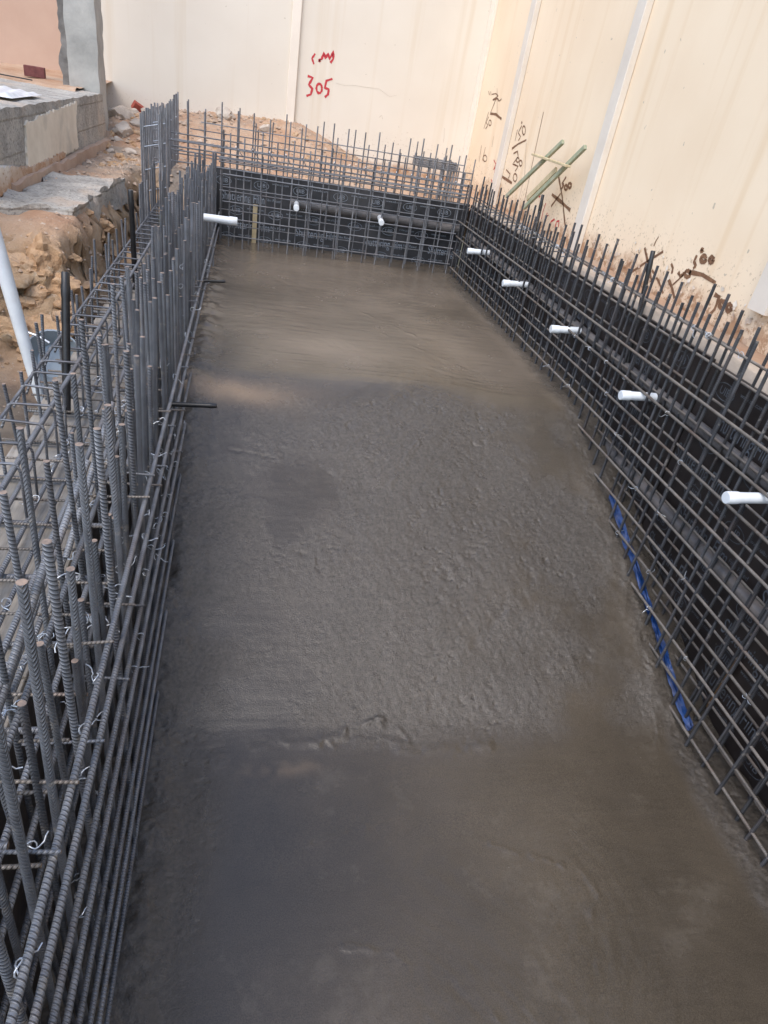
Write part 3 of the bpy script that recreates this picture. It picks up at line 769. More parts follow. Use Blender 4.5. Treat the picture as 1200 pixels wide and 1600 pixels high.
for i in range(520):
    x, y = gr.uniform(-2.2, -0.93), gr.uniform(3.0, 5.9)
    fc = ground_h(np.array([[x]]), np.array([[y]]))[2][0, 0]
    if fc > 0.3: clod(x, y, gr.choice([.012, .015, .02, .03, .04, .06, .11]) * gr.uniform(.7, 1.1), 0.62)
for i in range(60):
    clod(gr.uniform(-1.6, -0.9), gr.uniform(7.0, 9.8), gr.uniform(.02, .05))
for i in range(40):
    clod(gr.uniform(-0.5, 1.3), gr.uniform(8.2, 9.8), gr.uniform(.015, .04))
tag(cm.obj('soil_clods', 'clod', None, False), kind='stuff')
tag(gm.obj('gravel', 'gravel'), kind='stuff')
def brick(loc, rot, mat, label):
    o = MB().box((-.10, -.05, -.045), (.10, .05, .045)).obj('brick', mat, None, False, 0.006)
    o.location = loc; o.rotation_euler = rot
    return tag(o, label, 'brick')
brick((-1.36, 9.83, gz(-1.36, 9.83) + .02), (0.3, 0.5, 0.4), 'brick_red', 'bright red brick stuck in the rubble against the back wall')
brick((-2.30, 8.95, 1.125), (1.57, 0.0, 0.1), 'brick_dark', 'dark maroon brick standing on the old foundation top')
# dust lying on the old foundation
xs = np.arange(-9, -1.66, 0.05); ys = np.arange(7.6, 10.25, 0.05)
X, Y = np.meshgrid(xs, ys)
Z = 1.075 + 0.025 * fbm(X, Y, 3, 4) + 0.04 * sstep(8.8, 10.0, Y)
edge = 7.95 + 0.22 * fbm(X, Y, 2.5, 4)
Z = Z - 0.08 * (1 - sstep(-0.15, 0.15, Y - edge))
me = grid_mesh('terrace', X, Y, Z, None, np.zeros((*X.shape, 3)), 'soil_kind')
tag(link('terrace', me, 'soil'), kind='structure')
cb = MB().tube([(-3.2, 8.3, 1.10), (-2.7, 8.2, 1.095), (-2.35, 8.12, 1.09), (-2.1, 8.05, 1.09)], 0.006, 6)
tag(cb.obj('cable', 'black_plastic'), 'thin dark cable lying along the foundation top', 'cable')
wr = thing('cement_sack', 'empty whitish sack crumpled on the foundation edge', 'sack', (-1.85, 6.1, 1.08))
X, Y = np.meshgrid(np.linspace(-.28, .22, 40), np.linspace(-.40, .40, 50))
Z = 0.02 + 0.006 * np.sin(X * 60 + 3 * np.sin(Y * 5)) + 0.016 * fbm(X + 9, Y, 6, 3)
Z *= sstep(0, .06, X + .28) * sstep(0, .06, .22 - X) * sstep(0, .08, .40 - Y) * sstep(0, .08, .40 + Y)
me = grid_mesh('sheet', X, Y, Z)
link('sheet', me, 'sheet', wr)
# ------------------------------------------------------------------ reinforcing bars
_bars = {}
def bar_mesh(r, L, style='plain', mat='bar_grey'):
    if mat == 'bar_ribbed' and style == 'spiral': mat = 'bar_spiral'
    key = (r, round(L, 2), style, mat)
    if key in _bars:
        return _bars[key]
    V, F = [], []
    if style == 'plain':
        S_, zs = 8, [0.0, L]
        prof = [[r] * S_ for _ in zs]
    else:
        S_ = 16; zs = [0.0, L]
        prof = [[r] * S_ for _ in zs]
    n = len(zs)
    for z, row in zip(zs, prof):
        for k in range(S_):
            a = 2 * math.pi * k / S_
            V.append((row[k] * math.cos(a), row[k] * math.sin(a), z))
    for i in range(n - 1):
        for k in range(S_):
            a = i * S_ + k; b = i * S_ + (k + 1) % S_
            F.append((a, b, b + S_, a + S_))
    F.append(tuple(range(S_))[::-1]); F.append(tuple((n - 1) * S_ + k for k in range(S_)))
    me = bpy.data.meshes.new('bar')
    me.from_pydata(V, [], F)
    me.materials.append(MAT[mat]); me.materials.append(MAT['cut_end'])
    sm = [True] * len(F); sm[-1] = sm[-2] = False
    me.polygons.foreach_set('use_smooth', sm)
    mi = [0] * len(F); mi[-1] = 1
    me.polygons.foreach_set('material_index', mi)
    me.update()
    sharp_edges(me, 55)
    _bars[key] = me
    return me

def place(name, me, parent, loc, direction=(0, 0, 1), twist=0.0):
    q = Vector(direction).to_track_quat('Z', 'Y')
    from mathutils import Quaternion
    q = q @ Quaternion((0, 0, 1), twist)
    o = link(name, me, None, parent, loc, q)
    if parent is not None:
        o.matrix_parent_inverse = Matrix.Translation(parent.location).inverted()
    return o

def upright(parent, x, y, z0, z1, r, style='plain', mat='bar_grey', lean=0.012, name='upright_bar'):
    L = round((z1 - z0) * 20) / 20
    d = (rnd.gauss(0, lean), rnd.gauss(0, lean), 1)
    me = bar_mesh(r, L, style, mat)
    # keep the top end where it was asked for
    dv = Vector(d).normalized()
    top = Vector((x + rnd.gauss(0, lean * .3), y, z1))
    return place(name, me, parent, top - dv * L, d, rnd.uniform(-0.5, 0.5))

def rail(parent, a, b, r, mat='bar_grey', style='plain', name='rail_bar'):
    a, b = Vector(a), Vector(b)
    return place(name, bar_mesh(r, (b - a).length, style, mat), parent, a, b - a, rnd.uniform(0, 6))

# tie wire: a few twisted shapes shared by all ties
def tie_mesh(seed):
    rr = random.Random(seed)
    mb = MB()
    R_ = 0.0125
    pts = [(R_ * math.cos(a), 0.004 * math.sin(a * 2 + seed), R_ * math.sin(a)) for a in np.linspace(0.3, 5.9, 12)]
    mb.tube(pts, 0.0014, 5)
    p = Vector(pts[-1]); d = Vector((rr.uniform(.2, 1), rr.uniform(-.8, .8), rr.uniform(-.7, .8))).normalized()
    tail = [p]
    for i in range(4):
        d = (d + Vector((rr.uniform(-.6, .6), rr.uniform(-.6, .6), rr.uniform(-.6, .6)))).normalized()
        tail.append(tail[-1] + d * rr.uniform(.006, .013))
    mb.tube(tail, 0.0014, 5)
    me = bpy.data.meshes.new('tie_wire')
    me.from_pydata([tuple(v) for v in mb.v], [], mb.f)
    me.materials.append(MAT['wire']); me.update()
    return me
TIES = [tie_mesh(i) for i in range(6)]
def tie(parent, loc, k=1.0):
    o = link('tie_wire', rnd.choice(TIES), None, parent, loc)
    o.rotation_euler = (rnd.uniform(-.6, .6), rnd.uniform(-.6, .6), rnd.uniform(0, 6.28))
    o.scale = (k, k, k)
    o.matrix_parent_inverse = Matrix.Translation(parent.location).inverted()
    return o

# --- left pool wall: pool side layer
cg = thing('wall_cage', 'left pool wall rebar layer beside the wet concrete, with long rails', 'rebar cage', (-0.30, 3, -0.5))
for k in range(8):
    z = 0.30 - 0.146 * k
    y1 = 7.1
    if z < -0.02: y1 = 3.75 + z / 0.42 + 0.25
    rail(cg, (-0.288 + 0.004 * rnd.random(), 0.02, z), (-0.288 - 0.004 * rnd.random(), y1, z + rnd.uniform(-.006, .006)), 0.0075, 'bar_grey', 'spiral' if k < 4 else 'plain')
ys = [0.10 + 0.147 * i for i in range(48)]
for i, y in enumerate(ys):
    ztop = 0.77 + rnd.uniform(-.05, .06) + (0.08 if y > 5.5 else 0)
    if i % 4 == 3: ztop -= rnd.uniform(.1, .25)
    z0 = float(floor_z(np.array(y))) - 0.12
    upright(cg, -0.318, y + rnd.gauss(0, .008), z0, ztop, 0.0083, 'chevron' if i % 3 else 'spiral', 'bar_ribbed')
for i, y in enumerate(ys):
    for k in range(4):
        if rnd.random() < (0.5 if y < 3 else 0.14):
            tie(cg, (-0.297, y + rnd.uniform(-.01, .01), 0.30 - 0.146 * k))
# --- lapped starter bars beside that layer
cg = thing('starter_bars', 'shorter starter bars lapped between the two layers of the left pool wall', 'rebar cage', (-0.36, 3, -0.5))
for i in range(44):
    y = 0.55 + 0.147 * i + rnd.uniform(-.02, .02)
    zt = rnd.choice([0.36, 0.45, 0.55, 0.66]) + rnd.uniform(-.04, .04)
    upright(cg, -0.352 + rnd.uniform(-.012, .012), y, float(floor_z(np.array(y))) - 0.10, zt, 0.0074, 'chevron', 'bar_ribbed', 0.014)
for i in range(70):
    tie(cg, (-0.345, 0.6 + rnd.random() * 5.5, rnd.uniform(-0.5, 0.6)))
for i in range(40):
    y = 1.9 + 0.13 * i + rnd.uniform(-.02, .02)
    upright(cg, rnd.uniform(-.41, -.36), y, float(floor_z(np.array(y))) - 0.10, 0.70 + rnd.uniform(-.12, .10), 0.0074, rnd.choice(['chevron', 'spiral']), 'bar_ribbed', 0.012)
# --- left pool wall: outer layer
cg = thing('wall_cage', 'left pool wall rebar layer on the channel side, behind the pool side layer', 'rebar cage', (-0.43, 3, -0.5))
for i in range(46):
    y = 0.42 + 0.148 * i + rnd.gauss(0, .01)
    zt = 0.80 + rnd.uniform(-.07, .07)
    if i % 5 == 2: zt -= 0.15
    upright(cg, -0.432, y, float(floor_z(np.array(y))) - 0.10, zt, 0.0070, 'spiral' if i % 3 else 'chevron', 'bar_ribbed', 0.016)
    if i % 3 == 0 and y > 1.5:
        upright(cg, -0.462, y + 0.05, 0.0, zt - 0.2, 0.006, 'spiral', 'bar_ribbed', 0.016)
for k in range(7):
    z = 0.34 - 0.16 * k
    rail(cg, (-0.412, 0.05, z), (-0.412, 7.2, z + 0.01), 0.0075, 'bar_grey', 'spiral' if k < 3 else 'plain')
for i in range(30):
    tie(cg, (-0.42, 0.6 + rnd.random() * 3.0, 0.34 - 0.16 * rnd.randint(0, 2)))

for i in range(34):
    y = 0.7 + 0.165 * i + rnd.uniform(-.03, .03)
    z = rnd.choice([0.31, 0.165, 0.02, -0.125]) + 0.008
    rail(cg, (-0.455, y, z), (-0.272, y + rnd.uniform(-.02, .02), z), 0.004, 'bar_brown' if i % 2 else 'bar_grey', 'plain', 'cross_tie')
for i in range(28):
    y = 3.6 + 0.125 * i + rnd.uniform(-.02, .02)
    upright(cg, rnd.uniform(-.47, -.42), y, float(floor_z(np.array(y))) - 0.10, 0.82 + rnd.uniform(-.06, .06), 0.0074, 'chevron', 'bar_ribbed', 0.010)
# --- channel slab mesh
cg = thing('slab_mesh', 'flat rebar mesh laid over the boards of the side channel', 'rebar mesh', (-0.62, 3, 0.19))
y = 0.75; i = 0
while y < 5.2:
    rail(cg, (-0.86, y, 0.222), (-0.335 + rnd.uniform(-.03, .02), y + rnd.uniform(-.015, .015), 0.222), 0.0045, 'bar_brown', 'plain', 'cross_bar')
    if i % 2 == 0:
        rail(cg, (-0.86, y + 0.05, 0.190), (-0.40, y + 0.05, 0.190), 0.008, 'bar_grey', 'spiral' if y < 2.6 else 'plain', 'cross_bar')
    y += 0.135; i += 1
for x, z, r in ((-0.49, .206, .008), (-0.535, .236, .0085), (-0.585, .206, .007), (-0.64, .206, .008), (-0.70, .236, .0075), (-0.76, .206, .007)):
    rail(cg, (x, 0.3, z), (x - 0.01, 6.6, z), r, 'bar_grey', 'spiral' if r > .0075 else 'plain', 'long_bar')
for i in range(40):
    tie(cg, (rnd.choice([-.49, -.535, -.585, -.64]), rnd.uniform(.8, 3.2), 0.225))
# slanting bent up bars between channel and wall
for (a, b) in (((-0.40, 1.30, 0.55), (-0.47, 0.75, 0.26)), ((-0.42, 1.75, 0.50), (-0.50, 1.15, 0.23)), ((-0.42, 2.15, 0.50), (-0.48, 1.65, 0.23)), ((-0.44, 1.05, 0.42), (-0.52, 0.55, 0.24))):
    rail(cg, b, a, 0.0095, 'bar_grey', 'spiral', 'bent_bar')

# --- outer upstand of the channel: little ladder of links
cg = thing('upstand_cage', 'ladder like cage of short links along the outer lip of the channel', 'rebar cage', (-0.71, 4, 0.3))
rail(cg, (-0.655, 1.0, 0.395), (-0.655, 7.4, 0.41), 0.0085, 'bar_grey', 'spiral')
rail(cg, (-0.785, 1.6, 0.395), (-0.785, 7.4, 0.41), 0.006, 'bar_grey')
link_mb = MB()
link_mb.tube([(-0.000, 0, -0.19), (0.004, 0, -0.02), (-0.002, 0, 0.004), (-0.012, 0, 0.010), (-0.125, 0, 0.010), (-0.142, 0, 0.004), (-0.150, -0.012, -0.03), (-0.158, -0.05, -0.062)], 0.0048, 6)
me_link = bpy.data.meshes.new('link')
me_link.from_pydata([tuple(v) for v in link_mb.v], [], link_mb.f); me_link.materials.append(MAT['bar_grey']); me_link.update()
for p in me_link.polygons: p.use_smooth = True
y = 1.15; n = 0
while y < 7.3:
    o = link('link', me_link, None, cg, (-0.645 + rnd.uniform(-.004, .004), y, 0.398))
    o.rotation_euler = (rnd.gauss(0, .04), 0, rnd.gauss(0, .05))
    o.matrix_parent_inverse = Matrix.Translation(cg.location).inverted()
    y += 0.142 + rnd.gauss(0, .008); n += 1
for i in range(40):
    y = 1.75 + 0.142 * i
    upright(cg, -0.80 + rnd.uniform(-.012, .012), y, 0.02, 0.50 + rnd.uniform(-.06, .05) + (0.05 if y > 4 else 0), 0.0062, 'spiral', 'bar_ribbed', 0.03)

# --- tall cluster at the far left corner
cg = thing('corner_cage', 'tall dense cluster of upright bars at the far left corner', 'rebar cage', (-0.78, 7.3, 0.3))
for i in range(15):
    y = 6.45 + 0.115 * i
    upright(cg, -0.755, y, 0.25, 1.10 + 0.006 * i + rnd.uniform(-.02, .02), 0.008, 'plain', 'bar_grey', 0.004)
    upright(cg, -0.90, y + 0.04, 0.25, 1.09 + rnd.uniform(-.03, .02), 0.008, 'plain', 'bar_grey', 0.004)
for i in range(16):
    upright(cg, rnd.choice([-0.80, -0.70]), 5.6 + 0.06 * i, 0.05, 0.62 + rnd.uniform(-.06, .06) + 0.01 * i, 0.0078, 'plain', 'bar_grey', 0.008)
for z in (0.45, 0.62, 0.80, 0.95):
    for i in range(3):
        rail(cg, (-0.93, 6.7 + 0.5 * i, z), (-0.74, 6.78 + 0.5 * i, z + .05), 0.004, 'wire', 'plain', 'hook_bar')

# --- back wall cages
def back_cage(y, xs0, dx, n, top, jit, r, rails, label, name='wall_cage', xend=2.16, lo=-0.08):
    cg = thing(name, label, 'rebar cage', (0.9, y, 0))
    for i in range(n):
        upright(cg, xs0 + dx * i + rnd.gauss(0, .006), y, lo, top + rnd.uniform(-jit, jit), r, 'plain', 'bar_grey', 0.007)
        if rnd.random() < .3:
            upright(cg, xs0 + dx * i + 0.022, y + .02, lo, top - rnd.uniform(.05, .2), r, 'plain', 'bar_grey', 0.007)
    for z, x0, x1, rr_ in rails:
        rail(cg, (x0, y - r - rr_, z), (x1, y - r - rr_, z + rnd.uniform(-.006, .006)), rr_, 'bar_grey')
    return cg
front = [(z, -0.26, 2.08, .0055) for z in (0.105, 0.26, 0.41, 0.535, 0.645)] + [(.745, -.3, 2.1, .006), (.772, -.3, 2.1, .006), (.86, -.8, 2.15, .006)]
b1 = back_cage(7.06, -0.225, 0.152, 16, 0.98, 0.06, 0.0065, front, 'back pool wall rebar mesh, the front layer standing in the wet concrete')
rear = [(z, -0.3, 2.2, .005) for z in (0.16, 0.30, 0.47, 0.61)] + [(.76, -.9, 2.2, .007), (.79, -.95, 2.2, .007), (.90, -.9, 2.2, .006), (.665, -.9, 2.2, .006)]
b2 = back_cage(7.30, -0.60, 0.150, 19, 1.15, 0.05, 0.0068, rear, 'back pool wall rebar mesh, the rear layer against the dark boards')
third = [(.70, -.95, 2.3, .006), (.82, -.95, 2.3, .006), (.93, -.6, 2.3, .005), (1.0, -.5, 2.2, .005)]
b3 = back_cage(7.62, -0.62, 0.162, 19, 1.12, 0.08, 0.0065, third, 'third row of rebar standing behind the back boards', 'starter_bars', 2.2, 0.45)
for i in range(15):
    x = -0.15 + 0.152 * i
    rail(b1, (x, 7.05, 0.885), (x + 0.055, 7.29, 0.80), 0.0045, 'wire', 'plain', 'hook_bar')

# --- thick column cage behind the back right corner
cg = thing('column_cage', 'dense column cage with stirrups bundled at its top behind the back right corner', 'rebar cage', (2.06, 8.35, 0.5))
for x, yy in ((1.85, 8.25), (1.98, 8.25), (2.12, 8.25), (2.27, 8.25), (1.85, 8.5), (2.27, 8.5), (2.2, 8.5), (2.2, 8.25), (2.235, 8.25)):
    upright(cg, x, yy, 0.4, 0.96 + rnd.uniform(0, .03), 0.014, 'plain', 'bar_grey', 0.002)
for k in range(5):
    z = 0.88 + 0.018 * k
    o = MB().tube([(1.83, 8.235, z), (2.29, 8.235, z), (2.29, 8.52, z), (1.83, 8.52, z), (1.83, 8.235, z)], 0.008, 6).obj('stirrup', 'bar_grey')
    child(o, cg)

# --- right pool wall cages
cg = thing('wall_cage', 'right pool wall rebar mesh, the front layer nearest the pool', 'rebar cage', (2.12, 3, 0))
yv = [0.30 + 0.118 * i for i in range(58)]
for y in yv:
    zt = 0.885 + rnd.uniform(-.04, .05)
    upright(cg, 2.112, y + rnd.gauss(0, .008), float(floor_z(np.array(y))) - 0.06, zt, 0.0079, 'plain', 'bar_dark', 0.010)
RZ = [0.525, 0.375, 0.225, 0.078, -0.07, -0.215, -0.36, -0.505, -0.65, -0.775]
for z in RZ:
    y1 = 7.08 if z > 0.05 else 3.75 + z / 0.42 + 0.30
    rail(cg, (2.097, 0.2, z), (2.099, y1, z + rnd.uniform(-.008, .008)), 0.0074, 'bar_brown')
for i in range(38):
    tie(cg, (2.095, rnd.choice(yv[4:34]), rnd.choice(RZ[:8])), 0.9)
cg = thing('wall_cage', 'right pool wall rebar mesh, the rear layer along the dark boards', 'rebar cage', (2.22, 3, 0))
yv = [0.36 + 0.132 * i for i in range(51)]
for y in yv:
    zt = 0.92 + rnd.uniform(-.05, .06)
    upright(cg, 2.232, y + rnd.gauss(0, .01), float(floor_z(np.array(y))) - 0.06, zt, 0.0079, 'plain', 'bar_dark', 0.010)
RZ2 = [0.755, 0.655, 0.512, 0.365, 0.215, 0.065, -0.08, -0.228, -0.375, -0.52, -0.665, -0.79]
for z in RZ2:
    y1 = 7.25 if z > 0.05 else 3.75 + z / 0.42 + 0.35
    rail(cg, (2.217, 0.2, z), (2.218, y1, z + rnd.uniform(-.008, .008)), 0.0066, 'bar_brown')
rail(cg, (2.245, 2.7, 0.752), (2.245, 7.2, 0.765), 0.0058, 'bar_brown')
rail(cg, (2.262, 0.2, 0.735), (2.262, 6.0, 0.74), 0.0058, 'bar_brown')
for i in range(34):
    tie(cg, (2.21, rnd.choice(yv[8:42]), 0.757), 1.2)
for i in range(14):
    y = 4.6 + i * 0.16
    rail(cg, (2.14, y, 0.735), (2.26, y + 0.03, 0.745), 0.005, 'bar_grey', 'plain', 'hook_bar')

# ------------------------------------------------------------------ formwork boards with printing
_dg = None
def text_mesh(txt, size, sx=1.0):
    cu = bpy.data.curves.new('lettering', 'FONT')
    cu.body = txt; cu.size = size; cu.align_x = 'CENTER'; cu.align_y = 'CENTER'
    to = bpy.data.objects.new('lettering', cu); COL.objects.link(to)
    dg = bpy.context.evaluated_depsgraph_get(); dg.update()
    me = bpy.data.meshes.new_from_object(to.evaluated_get(dg))
    V = [(v.co.x * sx, v.co.y) for v in me.vertices]; F = [tuple(p.vertices) for p in me.polygons]
    bpy.data.objects.remove(to); bpy.data.meshes.remove(me); bpy.data.curves.remove(cu)
    return V, F
T_LOGO = text_mesh('UIB', 0.055, 1.0)
T_WEB = text_mesh('www.uib.com', 0.030, 1.0)
T_BAND = text_mesh('Shuttering Film', 0.115, 0.62)
T_SMALL = text_mesh('Film Faced', 0.035, 1.0)
def ring2(rx, ry, w, n=28):
    V, F = [], []
    for i in range(n):
        a = 2 * math.pi * i / n
        V += [(rx * math.cos(a), ry * math.sin(a)), ((rx - w) * math.cos(a), (ry - w) * math.sin(a))]
    for i in range(n):
        a, b = 2 * i, 2 * ((i + 1) % n)
        F.append((a, b, b + 1, a + 1))
    return V, F
def printing(w, h, place3, seed):
    """stamped lettering scattered over a board w by h, in rows; place3(u, v) -> world"""
    rr = random.Random(seed)
    V, F = [], []
    def add(shape, u, v, fl):
        vs, fs = shape
        n = len(V)
        for a, b in vs:
            V.append(place3(u + fl * a, v + fl * b))
        F.extend([tuple(n + i for i in f) for f in fs])
    row = 0
    v = h - 0.09
    while v > 0.06:
        u = rr.uniform(0.05, 0.3)
        if row % 2 == 0:
            while u < w - 0.12:
                add(T_LOGO, u, v, 1); add(ring2(0.075, 0.042, 0.004), u, v, 1)
                if u + 0.3 < w - 0.12: add(T_WEB, u + 0.19, v + 0.03, 1)
                u += rr.uniform(0.36, 0.44)
        else:
            while u < w - 0.3:
                add(T_BAND, u + 0.16, v, 1)
                if u + 0.6 < w: add(T_SMALL, u + 0.46, v + 0.01, 1)
                u += rr.uniform(0.68, 0.8)
        v -= 0.135 if row % 2 == 0 else 0.125
        row += 1
    return V, F
ords = ['farthest, at the back corner', 'second from the back corner', 'third from the back corner', 'nearest, beside the deep end']
for i, (y0, y1) in enumerate(((5.33, 7.44), (2.88, 5.32), (0.43, 2.87), (-1.9, 0.42))):
    zt = 0.655 - 0.012 * i
    t = thing('formwork_board', 'dark printed film faced board behind the right rebar, ' + ords[i], 'formwork board', (2.31, (y0 + y1) / 2, -1.0), 'dark boards behind the right rebar')
    child(MB().box((2.300, y0, -1.0), (2.320, y1, zt)).obj('board', 'film_ply', None, False, 0.003), t)
    V, F = printing(y1 - y0, zt + 1.0, lambda u, v, y1=y1: (2.2975, y1 - u, v - 1.0), 10 + i)
    child(mesh_obj('printed_lettering', V, F, 'print'), t)
t = thing('formwork_board', 'dark printed film faced board closing the back end of the pool', 'formwork board', (1, 7.46, -0.2))
child(MB().box((-0.36, 7.45, -0.2), (2.295, 7.468, 0.655)).obj('board', 'sheen_tint_ply', None, False, 0.003), t)
V, F = printing(2.6, 0.83, lambda u, v: (-0.32 + u, 7.4475, v - 0.2), 31)
child(mesh_obj('printed_lettering', V, F, 'print_pale'), t)
tag(MB().box((-0.505, -1.6, -1.0), (-0.487, 7.44, 0.150)).obj('formwork_board', 'film_ply'), 'long dark board between the left rebar layers and the channel', 'formwork board')
tag(MB().box((-0.9, -1.64, -1.0), (2.33, -1.62, 0.60)).obj('formwork_board', 'film_ply'), 'dark board closing the near end of the pool', 'formwork board')
t = thing('channel_boards', 'rough grey plank base of the side channel under the flat rebar', 'formwork', (-0.65, 2.5, 0.15))
for i in range(4):
    y0 = -0.6 + 1.85 * i
    child(MB().box((-0.84, y0, 0.152), (-0.488, y0 + 1.842, 0.170)).obj('plank', 'raw_ply', None, False, 0.002), t)

# concrete lip outside the right boards
X, Y = np.meshgrid(np.linspace(0, 1, 16), np.arange(0.2, 7.5, 0.03))
ang = X * math.pi * 0.5
PX = 2.325 + 0.27 * np.sin(ang) ** 1.4 + 0.015 * fbm(X * 2, Y, 4, 3)
PZ = 0.60 + 0.075 * np.cos(ang) + 0.012 * fbm(X * 3 + 7, Y, 5, 4) + 0.018 * fbm(X * 0, Y, 1.5, 2)
PZ[:, 0] = 0.3
PX[:, 0] = 2.323
me = grid_mesh('concrete_lip', PX, Y, PZ)
tag(link('concrete_lip', me, 'lip'), 'rounded rough concrete lip running behind the right boards', 'kerb')

# ------------------------------------------------------------------ pipes
def pipe_stub(loc, axis, L, r, label, group):
    t = thing('pipe_stub', label, 'pipe', loc, group)
    a = Vector(axis).normalized()
    end = Vector(loc) + a * L
    child(MB().tube([Vector(loc), end], r, 20).obj('pipe', 'pvc', None, True), t)
    child(MB().lathe([(-0.046, r), (-0.046, r * 1.12), (0.006, r * 1.12), (0.0095, r * 1.02), (0.0100, r * 0.6), (0.0101, 0.001)], end, a, 20).obj('end_cap', 'pvc', None, True), t)
names = ['farthest', 'second farthest', 'middle', 'second nearest', 'nearest']
for i, (y, z) in enumerate(((6.25, .402), (5.16, .390), (4.09, .365), (3.04, .345), (2.0, .340))):
    dz = 0.012 if i < 3 else 0.004
    pipe_stub((2.19, y + 0.015 * (i - 2), z + dz), (-1, -0.02 * (i - 2), -dz * 4), 0.20 if i < 4 else 0.24, 0.0235, f'white capped pipe stub poking out of the right rebar, {names[i]} of five', 'white pipe stubs on the right')
pipe_stub((-0.32, 5.23, 0.567), (1, 0.01, 0.0), 0.225, 0.026, 'white capped pipe stub poking out of the left rebar over the far floor', None)
pipe_stub((0.45, 7.22, 0.452), (-0.06, -1, -0.01), 0.25, 0.025, 'white capped pipe stub on the back wall, the left one of two', 'white pipe stubs on the back wall')
pipe_stub((1.30, 7.22, 0.435), (-0.08, -1, -0.03), 0.25, 0.025, 'white capped pipe stub on the back wall, the right one of two', 'white pipe stubs on the back wall')
tag(MB().tube([(2.262, -0.4, 0.335), (2.262, 3.0, 0.338), (2.262, 7.2, 0.385)], 0.030, 16).obj('header_pipe', 'pvc_grey', None, True), 'upper long grey pipe running behind the right rebar', 'pipe')
tag(MB().tube([(2.262, -0.4, -0.152), (2.262, 2.2, -0.150), (2.262, 4.4, -0.135)], 0.030, 16).obj('header_pipe', 'pvc_grey', None, True), 'lower long grey pipe running behind the right rebar', 'pipe')
tag(MB().tube([(0.40, 7.37, 0.432), (1.3, 7.37, 0.420), (2.2, 7.37, 0.405)], 0.042, 16).obj('header_pipe', 'pvc_grey', None, True), 'thick dark pipe running along the back boards', 'pipe')
def conduit(a, b, r, label):
    a, b = Vector(a), Vector(b); d = (b - a).normalized(); L = (b - a).length
    mb = MB().lathe([(0, r), (L * .82, r), (L * .84, r * 1.12), (L * .9, r * 1.14), (L * .92, r), (L - .004, r), (L, r * .8)], a, d, 14)
    return tag(mb.obj('conduit_stub', 'black_plastic', None, True), label, 'conduit', 'black conduit stubs')
conduit((-0.32, 4.96, 0.19), (-0.15, 4.96, 0.205), 0.010, 'black conduit stub low on the left rebar, the far thin one')
conduit((-0.34, 2.87, 0.18), (-0.11, 2.87, 0.190), 0.011, 'black conduit stub low on the left rebar, the near one')
conduit((-0.70, 2.66, 0.20), (-0.70, 2.86, 0.72), 0.016, 'thick black conduit upright in the channel cage beside the grey tub')
conduit((-0.70, 4.55, 0.20), (-0.70, 4.53, 0.79), 0.016, 'thick black conduit upright far back in the channel cage')
conduit((2.262, 3.52, 0.30), (2.25, 3.66, 0.99), 0.013, 'black conduit standing among the right bars before the near X mark')
conduit((2.262, 5.38, 0.30), (2.25, 5.45, 1.03), 0.013, 'black conduit standing among the right bars below the timber frame')
tag(MB().tube([(2.20, 3.42, 0.32), (2.17, 3.05, 0.31)], 0.009, 8).obj('steel_rod', 'black_plastic'), 'short dark rod slung in the right rebar between two pipe stubs', 'rod')
# leaning white pipe
a, b = Vector((-0.909, 3.033, 0.12)), Vector((-0.996, 3.061, 0.7))
tag(MB().lathe([(-0.05, .016), (0.0, .024), ((b - a).length, .030), ((b - a).length + .3, .030)], a, b - a, 18).obj('leaning_pipe', 'pvc', None, True), 'long white pipe leaning against the bank at the left edge', 'pipe')

# ------------------------------------------------------------------ blue strip at the foot of the right mesh
path = [(2.135, 3.02, -0.28), (2.14, 2.75, -0.40), (2.145, 2.55, -0.485), (2.14, 2.32, -0.58), (2.135, 2.10, -0.675), (2.13, 1.92, -0.75), (2.125, 1.74, -0.80)]
mb = MB()
pr = random.Random(2)
fine = []
for i in range(len(path) - 1):
    for t in np.linspace(0, 1, 9)[:-1]:
        fine.append(Vector(path[i]).lerp(Vector(path[i + 1]), t))
for s in range(3):
    n0 = len(mb.v); W_ = 7
    for i, p in enumerate(fine):
        k = i / (len(fine) - 1)
        wd = 0.30 * (0.016 + 0.045 * math.sin(math.pi * min(1, k * 1.15 + .05)) ** 0.8) * (0.75 + 0.35 * math.sin(i * 0.9 + s * 2))
        for j in range(W_):
            u = j / (W_ - 1) - 0.5
            mb.v.append((p.x + u * wd * 0.5 + 0.012 * math.sin(j * 2.6 + i * .5 + s), p.y + pr.uniform(-.004, .004), p.z + 0.012 + u * wd + 0.010 * math.cos(j * 2.1 + i * .33 + s * 1.7) + 0.008 * s))
    for i in range(len(fine) - 1):
        for j in range(W_ - 1):
            a_ = n0 + i * W_ + j
            mb.f.append((a_, a_ + 1, a_ + W_ + 1, a_ + W_))
tag(mb.obj('plastic_strip', 'blue', None, True), 'bunched blue plastic strip wedged along the foot of the right rebar', 'plastic strip')

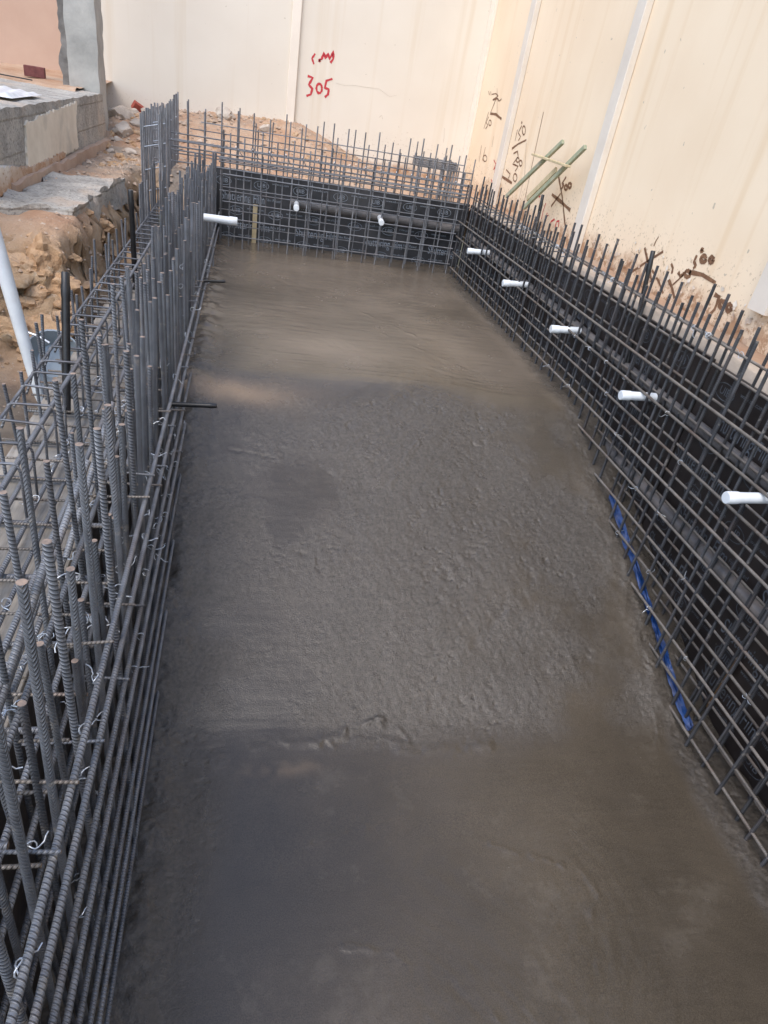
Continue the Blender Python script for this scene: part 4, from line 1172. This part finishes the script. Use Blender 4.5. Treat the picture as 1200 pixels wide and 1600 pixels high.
# ------------------------------------------------------------------ timber frame leaning on the right wall
t = thing('timber_trestle', 'greenish timber frame with one cross plank leaning on the right wall', 'trestle', (2.70, 7.0, 0.7))
def beam(a, b, w, h, mat, name):
    a, b = Vector(a), Vector(b); d = (b - a); L = d.length
    o = MB().box((-w / 2, -h / 2, 0), (w / 2, h / 2, L)).obj(name, mat, None, False, 0.003)
    o.rotation_mode = 'QUATERNION'; o.rotation_quaternion = d.to_track_quat('Z', 'Y'); o.location = a
    return child(o, t)
beam((2.62, 7.30, 0.80), (2.71, 6.42, 1.39), 0.028, 0.038, 'timber_green', 'side_rail')
beam((2.62, 6.73, 0.78), (2.71, 5.93, 1.39), 0.028, 0.038, 'timber_green', 'side_rail')
beam((2.64, 6.76, 0.86), (2.665, 6.30, 1.17), 0.02, 0.05, 'timber', 'splint')
beam((2.635, 6.86, 1.235), (2.635, 6.00, 1.225), 0.05, 0.018, 'timber', 'cross_plank')
# stakes seen behind the meshes
o = MB().box((0.03, 7.40, -0.1), (0.075, 7.44, 0.36)).obj('timber_stake', 'timber', None, False, 0.003)
tag(o, 'weathered timber stake behind the back rebar near its left end', 'stake')
o = MB().box((2.265, 1.86, -0.75), (2.285, 1.885, -0.42)).obj('timber_stake', 'rusty', None, False, 0.003)
tag(o, 'short orange brown timber stake low behind the right rebar', 'stake')

# ------------------------------------------------------------------ tipped metal tub in the pit
t = thing('metal_tub', 'round grey metal tub tipped on its side in the pit behind the channel cage', 'tub', (-1.02, 3.62, 0.0))
ax = Vector((0.18, -0.80, 0.42)).normalized()
org = Vector((-0.945, 3.48, 0.09))
mb = MB(); u = ax.orthogonal().normalized(); w = ax.cross(u)
prof = [(0.0, 0.001), (0.0, 0.085), (0.02, 0.10), (0.11, 0.135), (0.117, 0.141), (0.117, 0.134), (0.105, 0.129), (0.022, 0.094), (0.006, 0.082), (0.006, 0.001)]
n0 = 0
for d, r in prof:
    for k in range(28):
        an = 2 * math.pi * k / 28
        rr_ = r * (1 + 0.04 * math.sin(2 * an))
        mb.v.append(tuple(org + ax * d + (u * math.cos(an) + w * math.sin(an)) * rr_))
for i in range(len(prof) - 1):
    for k in range(28):
        a = i * 28 + k; b = i * 28 + (k + 1) % 28
        mb.f.append((a, b, b + 28, a + 28))
child(mb.obj('bowl', 'galv', None, True), t)
child(MB().tube([(-1.08, 3.40, 0.20), (-1.08, 3.40, 0.25), (-1.04, 3.39, 0.27), (-0.98, 3.38, 0.255), (-0.93, 3.37, 0.23)], 0.006, 6).obj('handle', 'wire', None, True), t)
tag(MB().lathe([(0, .02), (.05, .03), (.052, .03), (.05, .027), (.004, .018)], (-1.30, 3.55, gz(-1.30, 3.55)), (0.3, -.5, .6), 16).obj('plastic_cup', 'pvc', None, True), 'small white plastic cup dropped at the left edge of the pit', 'cup')
